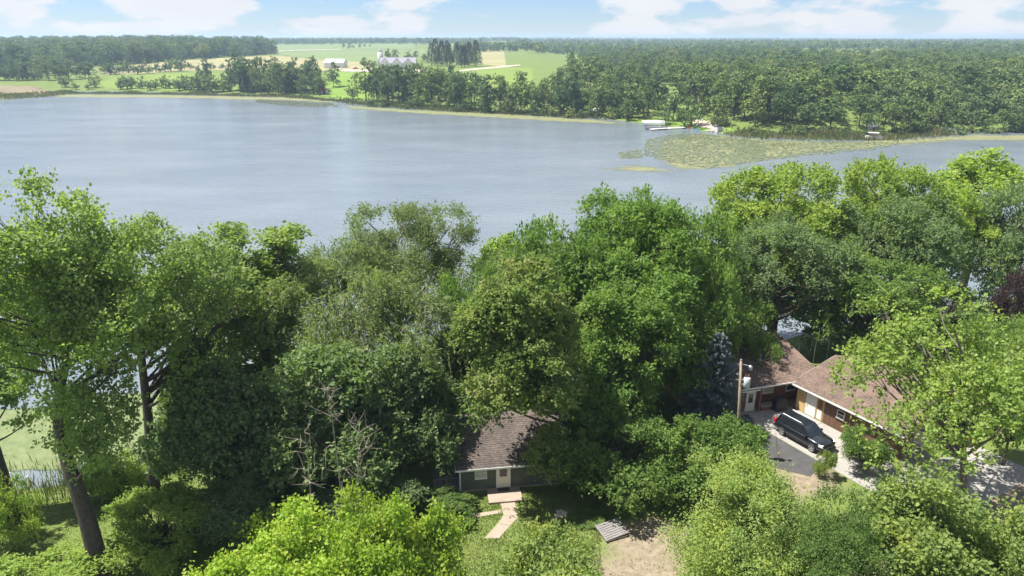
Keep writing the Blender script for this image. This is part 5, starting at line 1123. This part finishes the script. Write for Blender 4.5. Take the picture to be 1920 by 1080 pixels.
# lily pads
M['lily'] = leafmat('lily_pad', (0.05,0.08,0.035), (0.11,0.14,0.07), None, trans=.1, rough=.35)
rr = np.random.default_rng(12); PV = []
def pads(poly, n, r):
    P = np.array([p[:2] for p in poly]); x0,y0 = P.min(0); x1,y1 = P.max(0); X = rr.uniform(x0,x1,n*3); Y = rr.uniform(y0,y1,n*3)
    cc_ = rr.uniform(0,1,(90,2))*np.array([x1-x0,y1-y0])+np.array([x0,y0]); cr = rr.uniform(1.5,7,90); cl = ((np.hypot((X[:,None]-cc_[None,:,0])*.55,Y[:,None]-cc_[None,:,1])/cr[None]).min(1)+rr.normal(0,.25,n*3)) < .95
    k = (poly_sd(P,X,Y) < 0) & cl; X, Y = X[k][:n], Y[k][:n]; a = rr.uniform(0,6.28,len(X)); R_ = rr.uniform(.6,1.25,len(X))*r
    an = a[:,None]+np.linspace(0,2*math.pi,6,endpoint=False)[None]; z = LAKE_Z+.03+rr.uniform(0,.10,(len(X),1))+np.cos(an)*.05
    PV.append(np.stack([X[:,None]+np.cos(an)*R_[:,None], Y[:,None]+np.sin(an)*R_[:,None], z], -1))
pads(lp([(1212,262),(1260,252),(1310,250),(1420,265),(1440,300),(1330,316),(1240,300),(1205,290)]), 3800, .45)
pads(lp([(1160,285),(1200,280),(1205,296),(1165,298)]), 220, .5); pads(lp([(1380,262),(1700,268),(1640,280),(1400,304)]), 1600, .45); pads(lp([(480,186),(620,192),(640,202),(560,200),(480,192)]), 900, .7)
PVs = np.concatenate(PV); tag(link('lily_pads', mesh_np('lily_pads', PVs.reshape(-1,3), np.arange(PVs.shape[0]*6).reshape(-1,6), M['lily'])), 'floating lily pads scattered over the weed bed and shallows', kind='stuff')
# reeds
M['reed'] = leafmat('reed_blade', (0.055,0.085,0.028), (0.10,0.125,0.045), (0.125,0.12,0.06), nscale=.15, trans=.3)
def reeds(name, line, n, wid, h, bw, label, off=0.0):
    P = np.array([p[:2] for p in line]); seg = np.linalg.norm(np.diff(P,axis=0),axis=1); cs = np.r_[0,np.cumsum(seg)]; s = rr.uniform(0,cs[-1],n)
    X = np.interp(s,cs,P[:,0])+rr.normal(0,wid*.35,n); Y = np.interp(s,cs,P[:,1])+off+rr.normal(0,wid*.5,n); Z = np.maximum(height(X,Y),LAKE_Z-.1)
    D = unit(np.stack([rr.normal(0,.14,n),rr.normal(0,.14,n),np.ones(n)],1)); Nn = unit(np.stack([rr.normal(0,1,n),rr.normal(0,1,n),np.full(n,.2)],1))
    patch = .65+.5*np.sin(X*.21+Y*.1)*np.sin(X*.07); hh = h*rr.uniform(.6,1.15,n)*np.clip(patch,.35,1.2)
    V,Q = leaves_np(np.stack([X,Y,Z],1),D,Nn,hh,bw); tag(link(name, mesh_np(name,V,Q,M['reed'])), label, kind='stuff')
reeds('reeds', lp([(90,175),(330,177),(540,182),(640,190),(690,197),(850,209),(1050,218),(1100,221)]), 7000, 7, 2.4, .55, 'reed fringe along the far left and centre shore', 1.5)
reeds('reeds', lp([(1380,254),(1440,258),(1560,261),(1620,261),(1660,261),(1740,253),(1770,252)]), 4200, 7, 2.8, .5, 'green reed fringe along the far right shore', 2)
reeds('marsh_reeds', lp([(-60,186),(30,184),(100,177)]), 2600, 16, 2.2, .7, 'brown reed edge of the left marsh', 6)
reeds('reeds', [(-75,48),(-60,47.5),(-38,50.5),(-30,53.5),(-20,58.5)], 5200, 4.5, 1.9, .09, 'tall grass and reeds at the near shore on the left', -2.0)
# weeds standing out of the bed
Pw = np.array([p[:2] for p in lp([(1230,268),(1310,252),(1500,268),(1660,268),(1500,290),(1400,308),(1260,312)])]); nW = 1500; Xw = rr.uniform(Pw[:,0].min(),Pw[:,0].max(),nW*2); Yw = rr.uniform(Pw[:,1].min(),Pw[:,1].max(),nW*2); kw = (poly_sd(Pw,Xw,Yw) < 0) & (np.sin(Xw*.11+Yw*.07)+np.sin(Xw*.23-Yw*.31)+rr.normal(0,.6,nW*2) > .5); Xw, Yw = Xw[kw][:nW], Yw[kw][:nW]; nW = len(Xw)
V_, Q_ = leaves_np(np.stack([Xw,Yw,np.full(nW,LAKE_Z-.05)],1), unit(np.stack([rr.normal(0,.5,nW),rr.normal(0,.5,nW),np.ones(nW)],1)), unit(rr.normal(0,1,(nW,3))), rr.uniform(.25,.7,nW), .3)
tag(link('water_weeds', mesh_np('water_weeds', V_, Q_, M['reed'])), 'dark weeds standing out of the lily bed', kind='stuff')
# grass
M['grass'] = leafmat('grass_blade', (0.055,0.09,0.02), (0.10,0.135,0.035), (0.13,0.145,0.05), nscale=.5, trans=.35)
def grass(poly, n, h, label, avoid=()):
    P = np.array([p[:2] for p in poly]); x0,y0 = P.min(0); x1,y1 = P.max(0); X = rr.uniform(x0,x1,n*2); Y = rr.uniform(y0,y1,n*2); k = poly_sd(P,X,Y) < 0
    for a in avoid: k &= poly_sd(np.array([q[:2] for q in a]),X,Y) > .05
    X,Y = X[k][:n],Y[k][:n]; m_ = len(X); Z = height(X,Y)
    D = unit(np.stack([rr.normal(0,.5,m_),rr.normal(0,.5,m_),np.ones(m_)],1)); Nn = unit(rr.normal(0,1,(m_,3)))
    V,Q = leaves_np(np.stack([X,Y,Z-.01],1),D,Nn,h*rr.uniform(.5,1.3,m_)*(.6+.5*np.abs(np.sin(X*1.3)*np.sin(Y*1.1))),.045); tag(link('grass', mesh_np('grass',V,Q,M['grass'])), label, kind='stuff')
wkp = [*wl, *wr[::-1]]
grass([(-9,32.5),(6,32.5),(9,37),(9,43.6),(4.5,44.4),(-4.5,43.2),(-9,43)], 34000, .2, 'grass of the cabin lawn around the walkway', [wkp, [pz(888,971),pz(938,962),pz(940,956),pz(886,964)], [pz(1128,1000),pz(1160,975),pz(1290,985),pz(1300,1080),pz(1130,1080)]])
grass([(6,33),(14,33),(14,40.5),(8,41.2),(5,38)], 500, .22, 'sparse weeds on the bare dirt by the pallet')
grass([(-34,30),(-16,30),(-14,40),(-20,50),(-40,47)], 30000, .16, 'mown grass of the left lawn below the big trunk')
# ------------------------------------------------------------------ haze
hm = bpy.data.materials.new('haze'); hm.use_nodes = True; t = hm.node_tree; t.nodes.clear()
o_ = N(t, 'ShaderNodeOutputMaterial'); pv = N(t, 'ShaderNodeVolumePrincipled'); pv.inputs['Color'].default_value = (0.58,0.78,1.0,1); pv.inputs['Density'].default_value = 0.0002; pv.inputs['Anisotropy'].default_value = 0.2
t.links.new(pv.outputs[0], o_.inputs['Volume'])
hb_ = MB().box(-6200,6200,-200,8300,-9.5,46).build('haze', hm); tag(hb_, 'thin pale summer haze over the lake and woods', kind='stuff')
